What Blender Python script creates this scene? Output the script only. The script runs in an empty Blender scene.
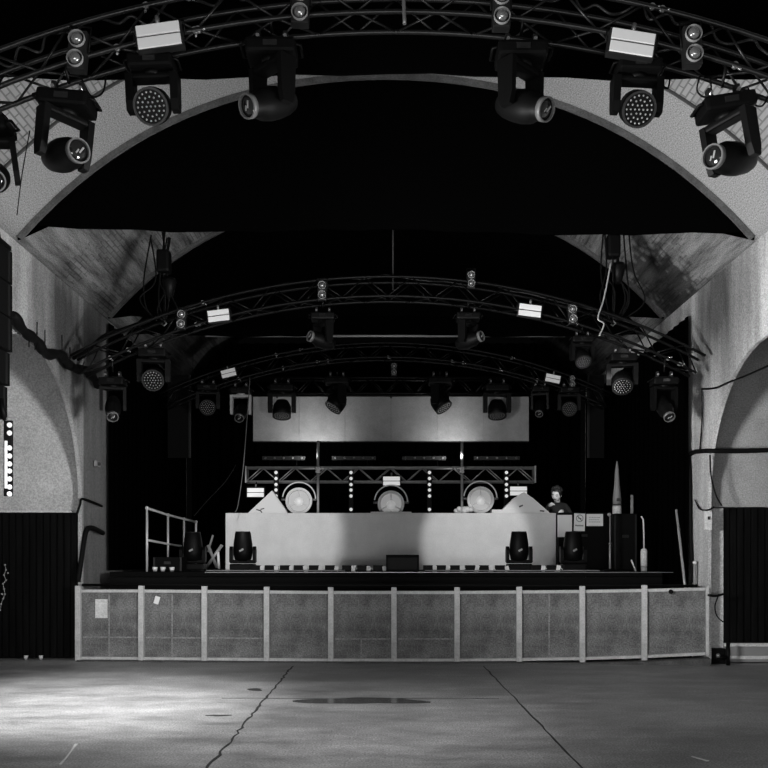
import bpy, bmesh, math, random
from mathutils import Vector, Matrix, Euler
random.seed(7)
PI = math.pi
S = bpy.context.scene
C = S.collection
F, VX, VY, EYE = 875.0, 386.0, 560.0, 1.6

# ---------------------------------------------------------------- camera, world, light, exposure
cam = bpy.data.cameras.new('camera'); camo = bpy.data.objects.new('camera', cam); C.objects.link(camo)
cam.sensor_width = 36; cam.lens = F/768*36
cam.shift_x = -2/768; cam.shift_y = 176/768
camo.location = (0, 0, EYE); camo.rotation_euler = (PI/2, 0, 0)
cam.clip_end = 100
S.camera = camo
S.view_settings.view_transform = 'Standard'; S.view_settings.look = 'None'
S.view_settings.gamma = 1; S.view_settings.exposure = 0.15
w = bpy.data.worlds.new('world'); S.world = w; w.use_nodes = True
w.node_tree.nodes['Background'].inputs[0].default_value = (0.01, 0.01, 0.01, 1)
w.node_tree.nodes['Background'].inputs[1].default_value = 0.1

def aim(o, tgt):
    o.rotation_euler = (Vector(tgt)-o.location).to_track_quat('-Z', 'Y').to_euler()
def area(name, loc, tgt, sx, sy, power, spread=180):
    l = bpy.data.lights.new(name, 'AREA'); l.shape = 'RECTANGLE'; l.size = sx; l.size_y = sy
    l.energy = power; l.spread = math.radians(spread)
    o = bpy.data.objects.new(name, l); C.objects.link(o); o.location = loc; aim(o, tgt); return o
def spot(name, loc, tgt, power, ang, blend=0.6, r=0.08):
    l = bpy.data.lights.new(name, 'SPOT'); l.energy = power; l.spot_size = math.radians(ang); l.spot_blend = blend
    l.shadow_soft_size = r
    o = bpy.data.objects.new(name, l); C.objects.link(o); o.location = loc; aim(o, tgt); return o
# daylight coming in low through the open end of the hall behind the camera
area('entrance_daylight', (-0.5, -1.6, 0.7), (-0.2, 12, 6.0), 7.5, 1.1, 425)
# unseen lamps for floor, walls, booth and screen, several of them added fill
spot('floor_left_light', (-3.3, 8.5, 5.0), (-3.5, 9.7, 0), 2600, 58, 1.0, 0.4)  # unseen spot making the bright pool on the left of the floor
spot('floor_centre_light', (-1.0, 6.6, 5.2), (-0.7, 8.5, 0), 820, 66, 1.0, 0.4)
spot('barrier_fill', (-4.0, 8.6, 3.6), (-3.4, 13.7, 0.6), 330, 52, 1.0, 0.4)  # added fill for the left barrier panels, not a fixture of the hall
area('left_wall_fill', (2.6, 6.0, 2.2), (-4.9, 12.2, 4.6), 1.2, 1.2, 150, 80)  # added fill to lift the left wall, no fixture here
area('right_wall_fill', (-2.6, 6.0, 2.2), (4.9, 11.8, 4.9), 1.2, 1.2, 230, 80)  # added fill crossing over to lift the right wall
area('left_bay_fill', (-7.4, 10.3, 2.6), (-6.2, 14.28, 3.2), 1.6, 1.6, 10, 150)  # added fill inside the bay, softens the shadow behind the left arch
area('right_bay_fill', (7.4, 9.6, 2.4), (6.4, 13.6, 3.0), 1.6, 1.6, 4, 150)  # weaker added fill for the wall behind the right arch
spot('booth_key_left', (-2.0, 9.5, 5.0), (-2.45, 18, 2.2), 1250, 22, 0.4, 0.06)
spot('booth_key_right', (1.9, 9.5, 5.0), (1.85, 18, 2.0), 1250, 16, 0.45, 0.06)
spot('booth_side_fill', (3.0, 9.5, 5.0), (3.75, 18.6, 2.9), 1500, 7, 0.5, 0.06)  # added spot brightening the person and the notices
spot('screen_glow_left', (-1.62, 19.15, 3.85), (-1.62, 20, 4.5), 75, 140, 1.0, 0.05)
spot('screen_glow_right', (1.6, 19.15, 3.85), (1.6, 20, 4.5), 75, 140, 1.0, 0.05)

# ---------------------------------------------------------------- pixel helpers
def P(px, py, D): return Vector(((px-VX)*D/F, D, EYE+(VY-py)*D/F))
def WL(px, py, X):
    D = F*X/(px-VX); return Vector((X, D, EYE+(VY-py)*D/F))

# ---------------------------------------------------------------- materials
def mat(name, g, rough=0.7, metal=0.0, spec=0.5, emit=0.0):
    m = bpy.data.materials.new(name); m.use_nodes = True
    b = m.node_tree.nodes['Principled BSDF']
    c = g if isinstance(g, tuple) else (g, g, g)
    b.inputs['Base Color'].default_value = (*c, 1); b.inputs['Roughness'].default_value = rough
    b.inputs['Metallic'].default_value = metal; b.inputs['Specular IOR Level'].default_value = spec
    if emit:
        b.inputs['Emission Color'].default_value = (1, 1, 1, 1); b.inputs['Emission Strength'].default_value = emit
    return m
def noisy(name, g0, g1, scale=6, stretch=(1, 1, 1), rough=0.85, detail=8, bump=0.0, lo=0.35, hi=0.65, spec=0.3, fine=0.0, metal=0.0):
    m = mat(name, g0, rough, metal, spec); nt = m.node_tree; N = nt.nodes; L = nt.links
    b = N['Principled BSDF']
    tc = N.new('ShaderNodeTexCoord'); mp = N.new('ShaderNodeMapping'); mp.inputs['Scale'].default_value = stretch
    nz = N.new('ShaderNodeTexNoise'); nz.inputs['Scale'].default_value = scale; nz.inputs['Detail'].default_value = detail
    nz.inputs['Roughness'].default_value = 0.65
    cr = N.new('ShaderNodeValToRGB'); e = cr.color_ramp.elements
    e[0].position = lo; e[0].color = (g0, g0, g0, 1); e[1].position = hi; e[1].color = (g1, g1, g1, 1)
    L.new(tc.outputs['Object'], mp.inputs[0]); L.new(mp.outputs[0], nz.inputs['Vector']); L.new(nz.outputs['Fac'], cr.inputs[0])
    out = cr.outputs[0]
    if fine:
        n2 = N.new('ShaderNodeTexNoise'); n2.inputs['Scale'].default_value = 45; n2.inputs['Detail'].default_value = 3
        L.new(tc.outputs['Object'], n2.inputs['Vector'])
        mr = N.new('ShaderNodeMapRange'); mr.inputs[1].default_value = 0.3; mr.inputs[2].default_value = 0.7
        mr.inputs[3].default_value = 1-fine; mr.inputs[4].default_value = 1+fine
        L.new(n2.outputs['Fac'], mr.inputs[0])
        mx = N.new('ShaderNodeVectorMath'); mx.operation = 'MULTIPLY'
        L.new(out, mx.inputs[0]); L.new(mr.outputs[0], mx.inputs[1]); out = mx.outputs[0]
    L.new(out, b.inputs['Base Color'])
    if bump:
        bp = N.new('ShaderNodeBump'); bp.inputs['Strength'].default_value = bump; bp.inputs['Distance'].default_value = 0.02
        L.new(nz.outputs['Fac'], bp.inputs['Height']); L.new(bp.outputs[0], b.inputs['Normal'])
    return m

DRAPE = mat('black_drape', 0.001, 1.0, 0, 0.0)
STEEL = mat('dark_truss_steel', 0.003, 0.45, 0.0, 0.2)
ALU = mat('dull_aluminium', 0.22, 0.4, 0.6)
BLK = mat('black_plastic', 0.0025, 0.5, 0, 0.1)
BLK2 = mat('matt_black_paint', 0.003, 0.8, 0, 0.1)
GREYB = mat('charcoal_plastic', 0.01, 0.45, 0, 0.3)
SHINY = mat('bright_chrome', 0.45, 0.25, 0.8)
GLASS = mat('lens_glass', 0.01, 0.1, 0, 0.6)
BULB = mat('lamp_bulb', 0.6, 0.25, 0, 0.6, 0.45)
DOTS = mat('led_dots_and_glints', 0.25, 0.3, 0, 0.6)
PANEL = mat('white_strobe_face', 0.6, 0.5, 0, 0.4, 0.08)
BULBD = mat('dark_reflector_bulb', 0.28, 0.2, 0.7, 0.6)
WHITE = mat('white_card', 0.75, 0.7)
PALE = mat('pale_lamp_rim', 0.8, 0.35)
GLOW = mat('frosted_lamp_centre', 0.7, 0.3, 0, 0.5, 0.2)
MIDG = mat('mid_grey_paint', 0.22, 0.6)
INK = mat('dark_ink', 0.04, 0.8)
CABLE = mat('black_cable', 0.003, 0.7, 0, 0.1)
SKIN = mat('skin', 0.7, 0.6)
HAIR = mat('dark_hair', 0.012, 0.6)
CLOTH = mat('black_clothing', 0.012, 0.9)
FRAME = noisy('painted_barrier_frame', 0.36, 0.5, 5, rough=0.7, fine=0.15)
BOARD = noisy('barrier_board', 0.065, 0.2, 3.2, rough=0.9, fine=0.45, lo=0.3, hi=0.7)
STUDM = noisy('board_batten', 0.17, 0.24, 6, fine=0.35)
BOOTH = noisy('pale_booth_cloth', 0.62, 0.7, 3, rough=0.8, fine=0.06)
SCREENM = noisy('grey_screen', 0.22, 0.28, 3, rough=0.6, fine=0.12)
SLAT = noisy('black_slatted_metal', 0.001, 0.004, 3, (4, 4, 0.3), rough=0.7, spec=0.08)
PLASTER = noisy('arch_end_plaster', 0.4, 0.5, 1.6, fine=0.3)
DECK = mat('black_stage_deck', 0.002, 0.8, 0, 0.08)
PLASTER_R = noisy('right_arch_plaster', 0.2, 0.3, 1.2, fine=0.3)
LEDGE = noisy('pale_ledge', 0.5, 0.6, 4, fine=0.2)

def wall_material(name, g_lo, g_hi, y_dark, dark, soot):
    # painted plaster with rain streaks and a darker end beyond y_dark
    m = mat(name, g_hi, 0.9, 0, 0.2); nt = m.node_tree; N = nt.nodes; L = nt.links; b = N['Principled BSDF']
    tc = N.new('ShaderNodeTexCoord')
    mp = N.new('ShaderNodeMapping'); mp.inputs['Scale'].default_value = (1, 1.6, 0.22)
    nz = N.new('ShaderNodeTexNoise'); nz.inputs['Scale'].default_value = 1.6; nz.inputs['Detail'].default_value = 9; nz.inputs['Roughness'].default_value = 0.68
    L.new(tc.outputs['Object'], mp.inputs[0]); L.new(mp.outputs[0], nz.inputs['Vector'])
    cr = N.new('ShaderNodeValToRGB'); e = cr.color_ramp.elements
    e[0].position = 0.36; e[0].color = (g_lo,)*3+(1,); e[1].position = 0.56; e[1].color = (g_hi,)*3+(1,)
    L.new(nz.outputs['Fac'], cr.inputs[0])
    n2 = N.new('ShaderNodeTexNoise'); n2.inputs['Scale'].default_value = 55; n2.inputs['Detail'].default_value = 3
    L.new(tc.outputs['Object'], n2.inputs['Vector'])
    mr = N.new('ShaderNodeMapRange'); mr.inputs[1].default_value = 0.3; mr.inputs[2].default_value = 0.7; mr.inputs[3].default_value = 0.62; mr.inputs[4].default_value = 1.38
    L.new(n2.outputs['Fac'], mr.inputs[0])
    mx = N.new('ShaderNodeVectorMath'); mx.operation = 'MULTIPLY'; L.new(cr.outputs[0], mx.inputs[0]); L.new(mr.outputs[0], mx.inputs[1])
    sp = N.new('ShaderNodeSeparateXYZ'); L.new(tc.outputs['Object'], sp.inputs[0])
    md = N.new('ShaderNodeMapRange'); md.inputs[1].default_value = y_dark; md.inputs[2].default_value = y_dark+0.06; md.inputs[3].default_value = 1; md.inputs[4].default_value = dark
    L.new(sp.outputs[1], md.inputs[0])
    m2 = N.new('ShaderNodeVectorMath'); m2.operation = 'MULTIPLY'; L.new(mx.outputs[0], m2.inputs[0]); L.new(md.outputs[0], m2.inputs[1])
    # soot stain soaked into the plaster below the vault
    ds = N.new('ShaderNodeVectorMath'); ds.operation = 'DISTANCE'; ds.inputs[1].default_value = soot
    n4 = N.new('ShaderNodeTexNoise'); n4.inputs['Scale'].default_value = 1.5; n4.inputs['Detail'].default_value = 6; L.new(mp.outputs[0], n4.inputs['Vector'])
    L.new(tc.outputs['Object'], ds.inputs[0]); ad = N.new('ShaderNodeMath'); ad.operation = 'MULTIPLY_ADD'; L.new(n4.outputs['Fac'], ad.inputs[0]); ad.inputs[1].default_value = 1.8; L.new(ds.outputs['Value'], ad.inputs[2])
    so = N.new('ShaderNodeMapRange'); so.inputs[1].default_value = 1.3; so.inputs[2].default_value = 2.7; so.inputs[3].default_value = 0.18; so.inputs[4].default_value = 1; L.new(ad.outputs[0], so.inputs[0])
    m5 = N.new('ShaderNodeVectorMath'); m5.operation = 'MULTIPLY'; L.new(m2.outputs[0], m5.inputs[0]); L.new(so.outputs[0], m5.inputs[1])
    L.new(m5.outputs[0], b.inputs['Base Color'])
    bp = N.new('ShaderNodeBump'); bp.inputs['Strength'].default_value = 0.3; bp.inputs['Distance'].default_value = 0.01
    L.new(n2.outputs['Fac'], bp.inputs['Height']); L.new(bp.outputs[0], b.inputs['Normal'])
    return m
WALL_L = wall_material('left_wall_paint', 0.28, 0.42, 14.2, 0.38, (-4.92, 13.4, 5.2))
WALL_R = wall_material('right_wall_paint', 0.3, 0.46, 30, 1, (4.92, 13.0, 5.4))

def vault_material():
    m = mat('whitewashed_brick', 0.4, 0.9, 0, 0.2); nt = m.node_tree; N = nt.nodes; L = nt.links; b = N['Principled BSDF']
    uv = N.new('ShaderNodeTexCoord'); sp = N.new('ShaderNodeSeparateXYZ'); L.new(uv.outputs['UV'], sp.inputs[0])  # u = depth, v = arc
    br = N.new('ShaderNodeTexBrick'); br.inputs['Scale'].default_value = 1
    br.inputs['Brick Width'].default_value = 0.24; br.inputs['Row Height'].default_value = 0.082; br.inputs['Mortar Size'].default_value = 0.012
    br.inputs['Color1'].default_value = (0.30,)*3+(1,); br.inputs['Color2'].default_value = (0.23,)*3+(1,); br.inputs['Mortar'].default_value = (0.14,)*3+(1,)
    L.new(uv.outputs['UV'], br.inputs['Vector'])
    n1 = N.new('ShaderNodeTexNoise'); n1.inputs['Scale'].default_value = 1.3; n1.inputs['Detail'].default_value = 6; n1.inputs['Roughness'].default_value = 0.7
    L.new(uv.outputs['UV'], n1.inputs['Vector'])
    # plaster with speckle
    n2 = N.new('ShaderNodeTexNoise'); n2.inputs['Scale'].default_value = 48; n2.inputs['Detail'].default_value = 5; n2.inputs['Roughness'].default_value = 0.7
    L.new(uv.outputs['UV'], n2.inputs['Vector'])
    pc = N.new('ShaderNodeValToRGB'); e = pc.color_ramp.elements
    e[0].position = 0.34; e[0].color = (0.12,)*3+(1,); e[1].position = 0.64; e[1].color = (0.4,)*3+(1,)
    L.new(n2.outputs['Fac'], pc.inputs[0])
    # brick zone mask: u < 10.35 (nearer) or wet patches
    a = N.new('ShaderNodeMath'); a.operation = 'LESS_THAN'; L.new(sp.outputs[0], a.inputs[0]); a.inputs[1].default_value = 10.35
    t = N.new('ShaderNodeMapRange'); t.inputs[1].default_value = 0.52; t.inputs[2].default_value = 0.56; L.new(n1.outputs['Fac'], t.inputs[0])
    g = N.new('ShaderNodeMath'); g.operation = 'GREATER_THAN'; L.new(sp.outputs[0], g.inputs[0]); g.inputs[1].default_value = 13.0
    t2 = N.new('ShaderNodeMath'); t2.operation = 'MULTIPLY'; L.new(t.outputs[0], t2.inputs[0]); L.new(g.outputs[0], t2.inputs[1])
    mxm = N.new('ShaderNodeMath'); mxm.operation = 'MAXIMUM'; L.new(a.outputs[0], mxm.inputs[0]); L.new(t2.outputs[0], mxm.inputs[1])
    mix = N.new('ShaderNodeMix'); mix.data_type = 'RGBA'; L.new(mxm.outputs[0], mix.inputs[0]); L.new(pc.outputs[0], mix.inputs[6]); L.new(br.outputs[0], mix.inputs[7])
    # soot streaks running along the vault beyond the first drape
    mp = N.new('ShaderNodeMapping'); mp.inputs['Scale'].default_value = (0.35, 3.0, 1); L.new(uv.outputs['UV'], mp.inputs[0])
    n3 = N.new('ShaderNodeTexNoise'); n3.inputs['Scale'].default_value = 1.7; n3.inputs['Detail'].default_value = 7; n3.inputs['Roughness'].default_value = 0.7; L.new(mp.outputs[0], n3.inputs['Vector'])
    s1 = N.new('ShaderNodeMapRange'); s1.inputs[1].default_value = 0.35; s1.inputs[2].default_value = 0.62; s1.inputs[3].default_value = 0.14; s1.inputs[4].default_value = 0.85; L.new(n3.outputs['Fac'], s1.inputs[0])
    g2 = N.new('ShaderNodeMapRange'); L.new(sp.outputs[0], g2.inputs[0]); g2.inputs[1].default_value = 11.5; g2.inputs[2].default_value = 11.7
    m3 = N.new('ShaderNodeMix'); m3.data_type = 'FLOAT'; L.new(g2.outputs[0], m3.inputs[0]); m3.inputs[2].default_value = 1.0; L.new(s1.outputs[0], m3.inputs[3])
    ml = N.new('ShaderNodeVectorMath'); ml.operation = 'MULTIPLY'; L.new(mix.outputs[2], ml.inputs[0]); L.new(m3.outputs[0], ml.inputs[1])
    # damp blackened bricks low on the right of the vault
    dp = N.new('ShaderNodeVectorMath'); dp.operation = 'DISTANCE'; dp.inputs[1].default_value = (14.5, 5.5, 0); L.new(uv.outputs['UV'], dp.inputs[0])
    vo = N.new('ShaderNodeTexVoronoi'); vo.inputs['Scale'].default_value = 6; L.new(uv.outputs['UV'], vo.inputs['Vector'])
    da = N.new('ShaderNodeMath'); da.operation = 'MULTIPLY_ADD'; L.new(vo.outputs['Distance'], da.inputs[0]); da.inputs[1].default_value = -0.9; L.new(dp.outputs['Value'], da.inputs[2])
    dr = N.new('ShaderNodeMapRange'); dr.inputs[1].default_value = 0.15; dr.inputs[2].default_value = 0.5; dr.inputs[3].default_value = 0.25; dr.inputs[4].default_value = 1; L.new(da.outputs[0], dr.inputs[0])
    mb = N.new('ShaderNodeVectorMath'); mb.operation = 'MULTIPLY'; L.new(ml.outputs[0], mb.inputs[0]); L.new(dr.outputs[0], mb.inputs[1]); ml = mb
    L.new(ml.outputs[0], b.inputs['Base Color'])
    bp = N.new('ShaderNodeBump'); bp.inputs['Strength'].default_value = 0.2; bp.inputs['Distance'].default_value = 0.01
    L.new(ml.outputs[0], bp.inputs['Height']); L.new(bp.outputs[0], b.inputs['Normal'])
    return m
VAULT = vault_material()

def floor_material():
    m = mat('worn_concrete', 0.3, 0.55, 0, 0.4); nt = m.node_tree; N = nt.nodes; L = nt.links; b = N['Principled BSDF']
    tc = N.new('ShaderNodeTexCoord'); sp = N.new('ShaderNodeSeparateXYZ'); L.new(tc.outputs['Object'], sp.inputs[0])
    n1 = N.new('ShaderNodeTexNoise'); n1.inputs['Scale'].default_value = 1.1; n1.inputs['Detail'].default_value = 14; n1.inputs['Roughness'].default_value = 0.8
    mp = N.new('ShaderNodeMapping'); mp.inputs['Scale'].default_value = (0.7, 1.5, 1); L.new(tc.outputs['Object'], mp.inputs[0]); L.new(mp.outputs[0], n1.inputs['Vector'])
    c1 = N.new('ShaderNodeValToRGB'); e = c1.color_ramp.elements
    e[0].position = 0.33; e[0].color = (0.11,)*3+(1,); e[1].position = 0.66; e[1].color = (0.36,)*3+(1,); L.new(n1.outputs['Fac'], c1.inputs[0])
    n2 = N.new('ShaderNodeTexNoise'); n2.inputs['Scale'].default_value = 60; n2.inputs['Detail'].default_value = 3; L.new(tc.outputs['Object'], n2.inputs['Vector'])
    mr = N.new('ShaderNodeMapRange'); mr.inputs[1].default_value = 0.3; mr.inputs[2].default_value = 0.7; mr.inputs[3].default_value = 0.5; mr.inputs[4].default_value = 1.5; L.new(n2.outputs['Fac'], mr.inputs[0])
    mx = N.new('ShaderNodeVectorMath'); mx.operation = 'MULTIPLY'; L.new(c1.outputs[0], mx.inputs[0]); L.new(mr.outputs[0], mx.inputs[1])
    L.new(mx.outputs[0], b.inputs['Base Color'])
    r = N.new('ShaderNodeMapRange'); r.inputs[1].default_value = 0.35; r.inputs[2].default_value = 0.6; r.inputs[3].default_value = 0.42; r.inputs[4].default_value = 0.7
    L.new(n1.outputs['Fac'], r.inputs[0]); L.new(r.outputs[0], b.inputs['Roughness'])
    bp = N.new('ShaderNodeBump'); bp.inputs['Strength'].default_value = 0.25; bp.inputs['Distance'].default_value = 0.01
    L.new(n2.outputs['Fac'], bp.inputs['Height']); L.new(bp.outputs[0], b.inputs['Normal'])
    return m
FLOORM = floor_material()
CRACK = mat('dark_joint_filler', 0.02, 0.8)
WATER = mat('puddle_water', 0.045, 0.12, 0, 0.6)

# ---------------------------------------------------------------- mesh builder
class MB:
    def __init__(s): s.v = []; s.f = []; s.sm = []
    def add(s, vs, fs, smooth=None):
        o = len(s.v); s.v += [tuple(x) for x in vs]
        for i, f in enumerate(fs):
            s.f.append(tuple(o+j for j in f)); s.sm.append(bool(smooth[i]) if isinstance(smooth, list) else bool(smooth))
        return s
    def box(s, c, sz, rot=None, bev=0.0):
        c = Vector(c); hx, hy, hz = (q/2 for q in sz)
        if bev:
            bm = bmesh.new(); bmesh.ops.create_cube(bm, size=1)
            for v in bm.verts: v.co = Vector((v.co.x*sz[0], v.co.y*sz[1], v.co.z*sz[2]))
            bmesh.ops.bevel(bm, geom=bm.edges[:], offset=bev, segments=2, affect='EDGES', profile=0.6)
            bm.verts.index_update()
            vs = [v.co.copy() for v in bm.verts]; fs = [[v.index for v in f.verts] for f in bm.faces]; bm.free()
        else:
            vs = [Vector((x, y, z)) for x in (-hx, hx) for y in (-hy, hy) for z in (-hz, hz)]
            fs = [(0, 1, 3, 2), (4, 6, 7, 5), (0, 4, 5, 1), (2, 3, 7, 6), (0, 2, 6, 4), (1, 5, 7, 3)]
        if rot is not None:
            R = Euler(rot).to_matrix() if not isinstance(rot, Matrix) else rot
            vs = [R @ v for v in vs]
        return s.add([v+c for v in vs], fs, False)
    def tube(s, pts, r, n=8, caps=True):
        pts = [Vector(p) for p in pts]; m = len(pts); rr = r if isinstance(r, (list, tuple)) else [r]*m
        vs = []; fs = []; sm = []; up = None
        for i, p in enumerate(pts):
            t = (pts[min(i+1, m-1)]-pts[max(i-1, 0)]).normalized()
            if up is None:
                up = Vector((0, 0, 1)) if abs(t.z) < 0.9 else Vector((0, 1, 0))
            a = t.cross(up).normalized(); up = a.cross(t).normalized()
            for k in range(n):
                q = 2*PI*k/n; vs.append(p+(a*math.cos(q)+up*math.sin(q))*rr[i])
        for i in range(m-1):
            for k in range(n):
                fs.append((i*n+k, i*n+(k+1) % n, (i+1)*n+(k+1) % n, (i+1)*n+k)); sm.append(True)
        if caps:
            fs.append(tuple(range(n))[::-1]); sm.append(False); fs.append(tuple((m-1)*n+k for k in range(n))); sm.append(False)
        return s.add(vs, fs, sm)
    def cyl(s, a, b, r, r2=None, n=12): return s.tube([a, b], [r, r if r2 is None else r2], n)
    def lathe(s, prof, o=(0, 0, 0), axis=(0, 0, 1), n=20, closed=False):
        q = Vector(axis).to_track_quat('Z', 'Y').to_matrix(); o = Vector(o); vs = []; fs = []; sm = []; m = len(prof)
        for (r, z) in prof:
            for k in range(n): vs.append(o+q @ Vector((r*math.cos(2*PI*k/n), r*math.sin(2*PI*k/n), z)))
        for i in range(m-1):
            for k in range(n): fs.append((i*n+k, i*n+(k+1) % n, (i+1)*n+(k+1) % n, (i+1)*n+k)); sm.append(abs(prof[i][0]-prof[i+1][0]) < 3*abs(prof[i][1]-prof[i+1][1]))
        if not closed:
            fs.append(tuple(range(n))[::-1]); sm.append(False); fs.append(tuple((m-1)*n+k for k in range(n))); sm.append(False)
        else:
            for k in range(n): fs.append(((m-1)*n+k, (m-1)*n+(k+1) % n, (k+1) % n, k)); sm.append(False)
        return s.add(vs, fs, sm)
    def ball(s, c, r, n=12, sc=(1, 1, 1)):
        c = Vector(c); m = max(4, n//2); vs = []; fs = []
        for i in range(1, m):
            for k in range(n):
                a = PI*i/m; q = 2*PI*k/n
                vs.append(c+Vector((r*sc[0]*math.sin(a)*math.cos(q), r*sc[1]*math.sin(a)*math.sin(q), r*sc[2]*math.cos(a))))
        t = len(vs); vs += [c+Vector((0, 0, r*sc[2])), c-Vector((0, 0, r*sc[2]))]
        for i in range(m-2):
            for k in range(n): fs.append((i*n+k, (i+1)*n+k, (i+1)*n+(k+1) % n, i*n+(k+1) % n))
        for k in range(n): fs.append((t, k, (k+1) % n)); fs.append((t+1, (m-2)*n+(k+1) % n, (m-2)*n+k))
        return s.add(vs, fs, True)
    def prism(s, poly, f, a, b):
        """poly of 2-D points; f(u,v,w) -> 3-D; extruded from w=a to w=b"""
        n = len(poly)
        vs = [f(u, v, a) for u, v in poly]+[f(u, v, b) for u, v in poly]
        fs = [tuple(range(n))[::-1], tuple(range(n, 2*n))]+[(i, (i+1) % n, n+(i+1) % n, n+i) for i in range(n)]
        return s.add(vs, fs, False)
    def build(s, name, m, parent=None, loc=None):
        me = bpy.data.meshes.new(name); me.from_pydata(s.v, [], s.f); me.update()
        bm = bmesh.new(); bm.from_mesh(me); bmesh.ops.recalc_face_normals(bm, faces=bm.faces)
        bm.to_mesh(me); bm.free()
        for p, q in zip(me.polygons, s.sm): p.use_smooth = q
        me.materials.append(m)
        o = bpy.data.objects.new(name, me); C.objects.link(o)
        if parent: o.parent = parent
        if loc is not None: o.location = loc
        return o

def tag(o, label, cat, group=None):
    o['label'] = label; o['category'] = cat
    if group: o['group'] = group
    return o
def thing(name, label, cat, loc=(0, 0, 0), group=None):
    o = bpy.data.objects.new(name, None); C.objects.link(o); o.location = loc; o.empty_display_size = 0.1
    return tag(o, label, cat, group)
def struct(o): o['kind'] = 'structure'; return o
def dup(root, loc, label, group=None):
    r = root.copy(); C.objects.link(r); r.location = loc; r['label'] = label
    if group: r['group'] = group
    for ch in list(root.children):
        if ch.name.startswith('hanger'): continue
        c = ch.copy(); C.objects.link(c); c.parent = r
        for g in list(ch.children):
            d = g.copy(); C.objects.link(d); d.parent = c
    return r

# ---------------------------------------------------------------- setting
XW, ZS, ZC, RV, YN, YB = 4.92, 5.84, 1.37, 6.67, -5.0, 21.6
struct(MB().box((0, (YN+YB)/2, -0.1), (20, YB-YN, 0.2)).build('floor', FLOORM))
# vault: profile of the arch, crown 8.04 m
def zv(x): return 8.04-0.0651*x*x-0.001065*x**4
def vp(x, off=0.0):
    s_ = -2*0.0651*x-4*0.001065*x**3; q = math.sqrt(1+s_*s_)
    return (x+off*s_/q, zv(x)-off/q)
def vault():
    n = 48; ys = [YN, 7.9, 10.35, 11.6, 15.4, YB]
    me = bpy.data.meshes.new('ceiling'); vs = []; fs = []; uvs = []
    for off in (0, -0.35):
        for y in ys:
            for i in range(n+1):
                x = -XW+2*XW*i/n; q = vp(x, off); vs.append((q[0], y, q[1])); uvs.append((y, x*(1+0.009*x*x)))
    k = len(ys)*(n+1)
    for h in (0, k):
        for j in range(len(ys)-1):
            for i in range(n):
                q = h+j*(n+1)+i; fs.append((q, q+1, q+n+2, q+n+1))
    for j in range(len(ys)-1):
        for i in (0, n):
            q = j*(n+1)+i; fs.append((q, q+n+1, k+q+n+1, k+q))
    for j in (0, len(ys)-1):
        for i in range(n):
            q = j*(n+1)+i; fs.append((q, q+1, k+q+1, k+q))
    me.from_pydata(vs, [], fs); me.update()
    ul = me.uv_layers.new(name='UVMap')
    for l in me.loops: ul.data[l.index].uv = uvs[l.vertex_index]
    for p in me.polygons: p.use_smooth = len(p.vertices) == 4 and p.index < 2*(len(ys)-1)*n
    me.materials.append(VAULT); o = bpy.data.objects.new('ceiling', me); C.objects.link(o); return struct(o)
vault()
def side_wall(name, sx, yj, r, zs, t, m):
    c = yj-r; pts = [(YN, 0), (c-r, 0), (c-r, zs)]
    for i in range(1, 24): a = PI-PI*i/24; pts.append((c+r*math.cos(a), zs+r*math.sin(a)))
    pts += [(yj, zs), (yj, 0), (YB, 0), (YB, ZS), (YN, ZS)]
    o = MB().prism(pts, lambda u, v, w_: (sx*w_, u, v), XW, XW+t).build(name, m)
    md = o.modifiers.new('tri', 'TRIANGULATE'); return struct(o)
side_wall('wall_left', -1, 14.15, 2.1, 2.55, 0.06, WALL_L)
side_wall('wall_right', 1, 13.37, 2.0, 2.5, 0.05, WALL_R)
# side bays seen through the arches: end walls, outer walls, ceilings
for sx, y0, t, nm in ((-1, 14.28, 0.06, 'left'), (1, 13.6, 0.05, 'right')):
    a = XW+t
    ztop = 2.37 if sx < 0 else EYE+(VY-507)*13.6/F
    b_ = MB(); b_.box((sx*(a+9)/2, y0+0.15, (ztop+ZS)/2), (9-a, 0.3, ZS-ztop)); b_.box((sx*(9+a)/2, y0+0.25, ztop/2), (9-a, 0.1, ztop))
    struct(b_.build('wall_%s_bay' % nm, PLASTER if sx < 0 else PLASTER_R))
    struct(MB().box((sx*9.1, 11, ZS/2), (0.2, 8, ZS)).build('wall_%s_outer' % nm, PLASTER))
    struct(MB().box((sx*(9+a)/2, 10.9, ZS+0.1), (9-a, 7.9, 0.2)).build('ceiling_%s_bay' % nm, PLASTER))
# pier behind the right arch and bare end of the pier
struct(MB().box((5.105, 13.66, 1.2), (0.27, 0.14, 2.4)).build('trim_1', PLASTER))
struct(MB().box((5.09, 13.5, 0.12), (0.27, 0.12, 0.24), bev=0.02).build('trim_9', BLK2))
# slatted black gates closing the side bays
def gate(name, x0, x1, y, z0, z1, lab):
    pts = []; n = int(abs(x1-x0)/0.11); 
    for i in range(n):
        u = x0+(x1-x0)*i/n; d = (x1-x0)/n
        pts += [(u, 0), (u+d*0.1, -0.03), (u+d*0.8, -0.03), (u+d*0.9, 0)]
    pts += [(x1, 0), (x1, 0.04), (x0, 0.04)]
    return struct(MB().prism(pts, lambda u, v, w_: (u, y+v, w_), z0, z1).build(name, SLAT))
gate('door_1', -9, -XW-0.07, 14.2, 0.02, 2.36, '')
zt = EYE+(VY-507)*13.6/F
gate('door_2', 5.245, 9, 13.64, 0.31, zt-0.01, '')
for x0, x1 in ((XW+0.6, 5.65), ): struct(MB().box((7.25, 13.58, 0.285), (4.0, 0.1, 0.05), bev=0.008).build('trim_2', LEDGE))
struct(MB().box((7.25, 13.62, 0.14), (4.0, 0.1, 0.24)).build('trim_3', MIDG))
struct(MB().box((7.25, 13.56, 0.09), (4.0, 0.05, 0.05)).build('trim_4', LEDGE))
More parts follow.
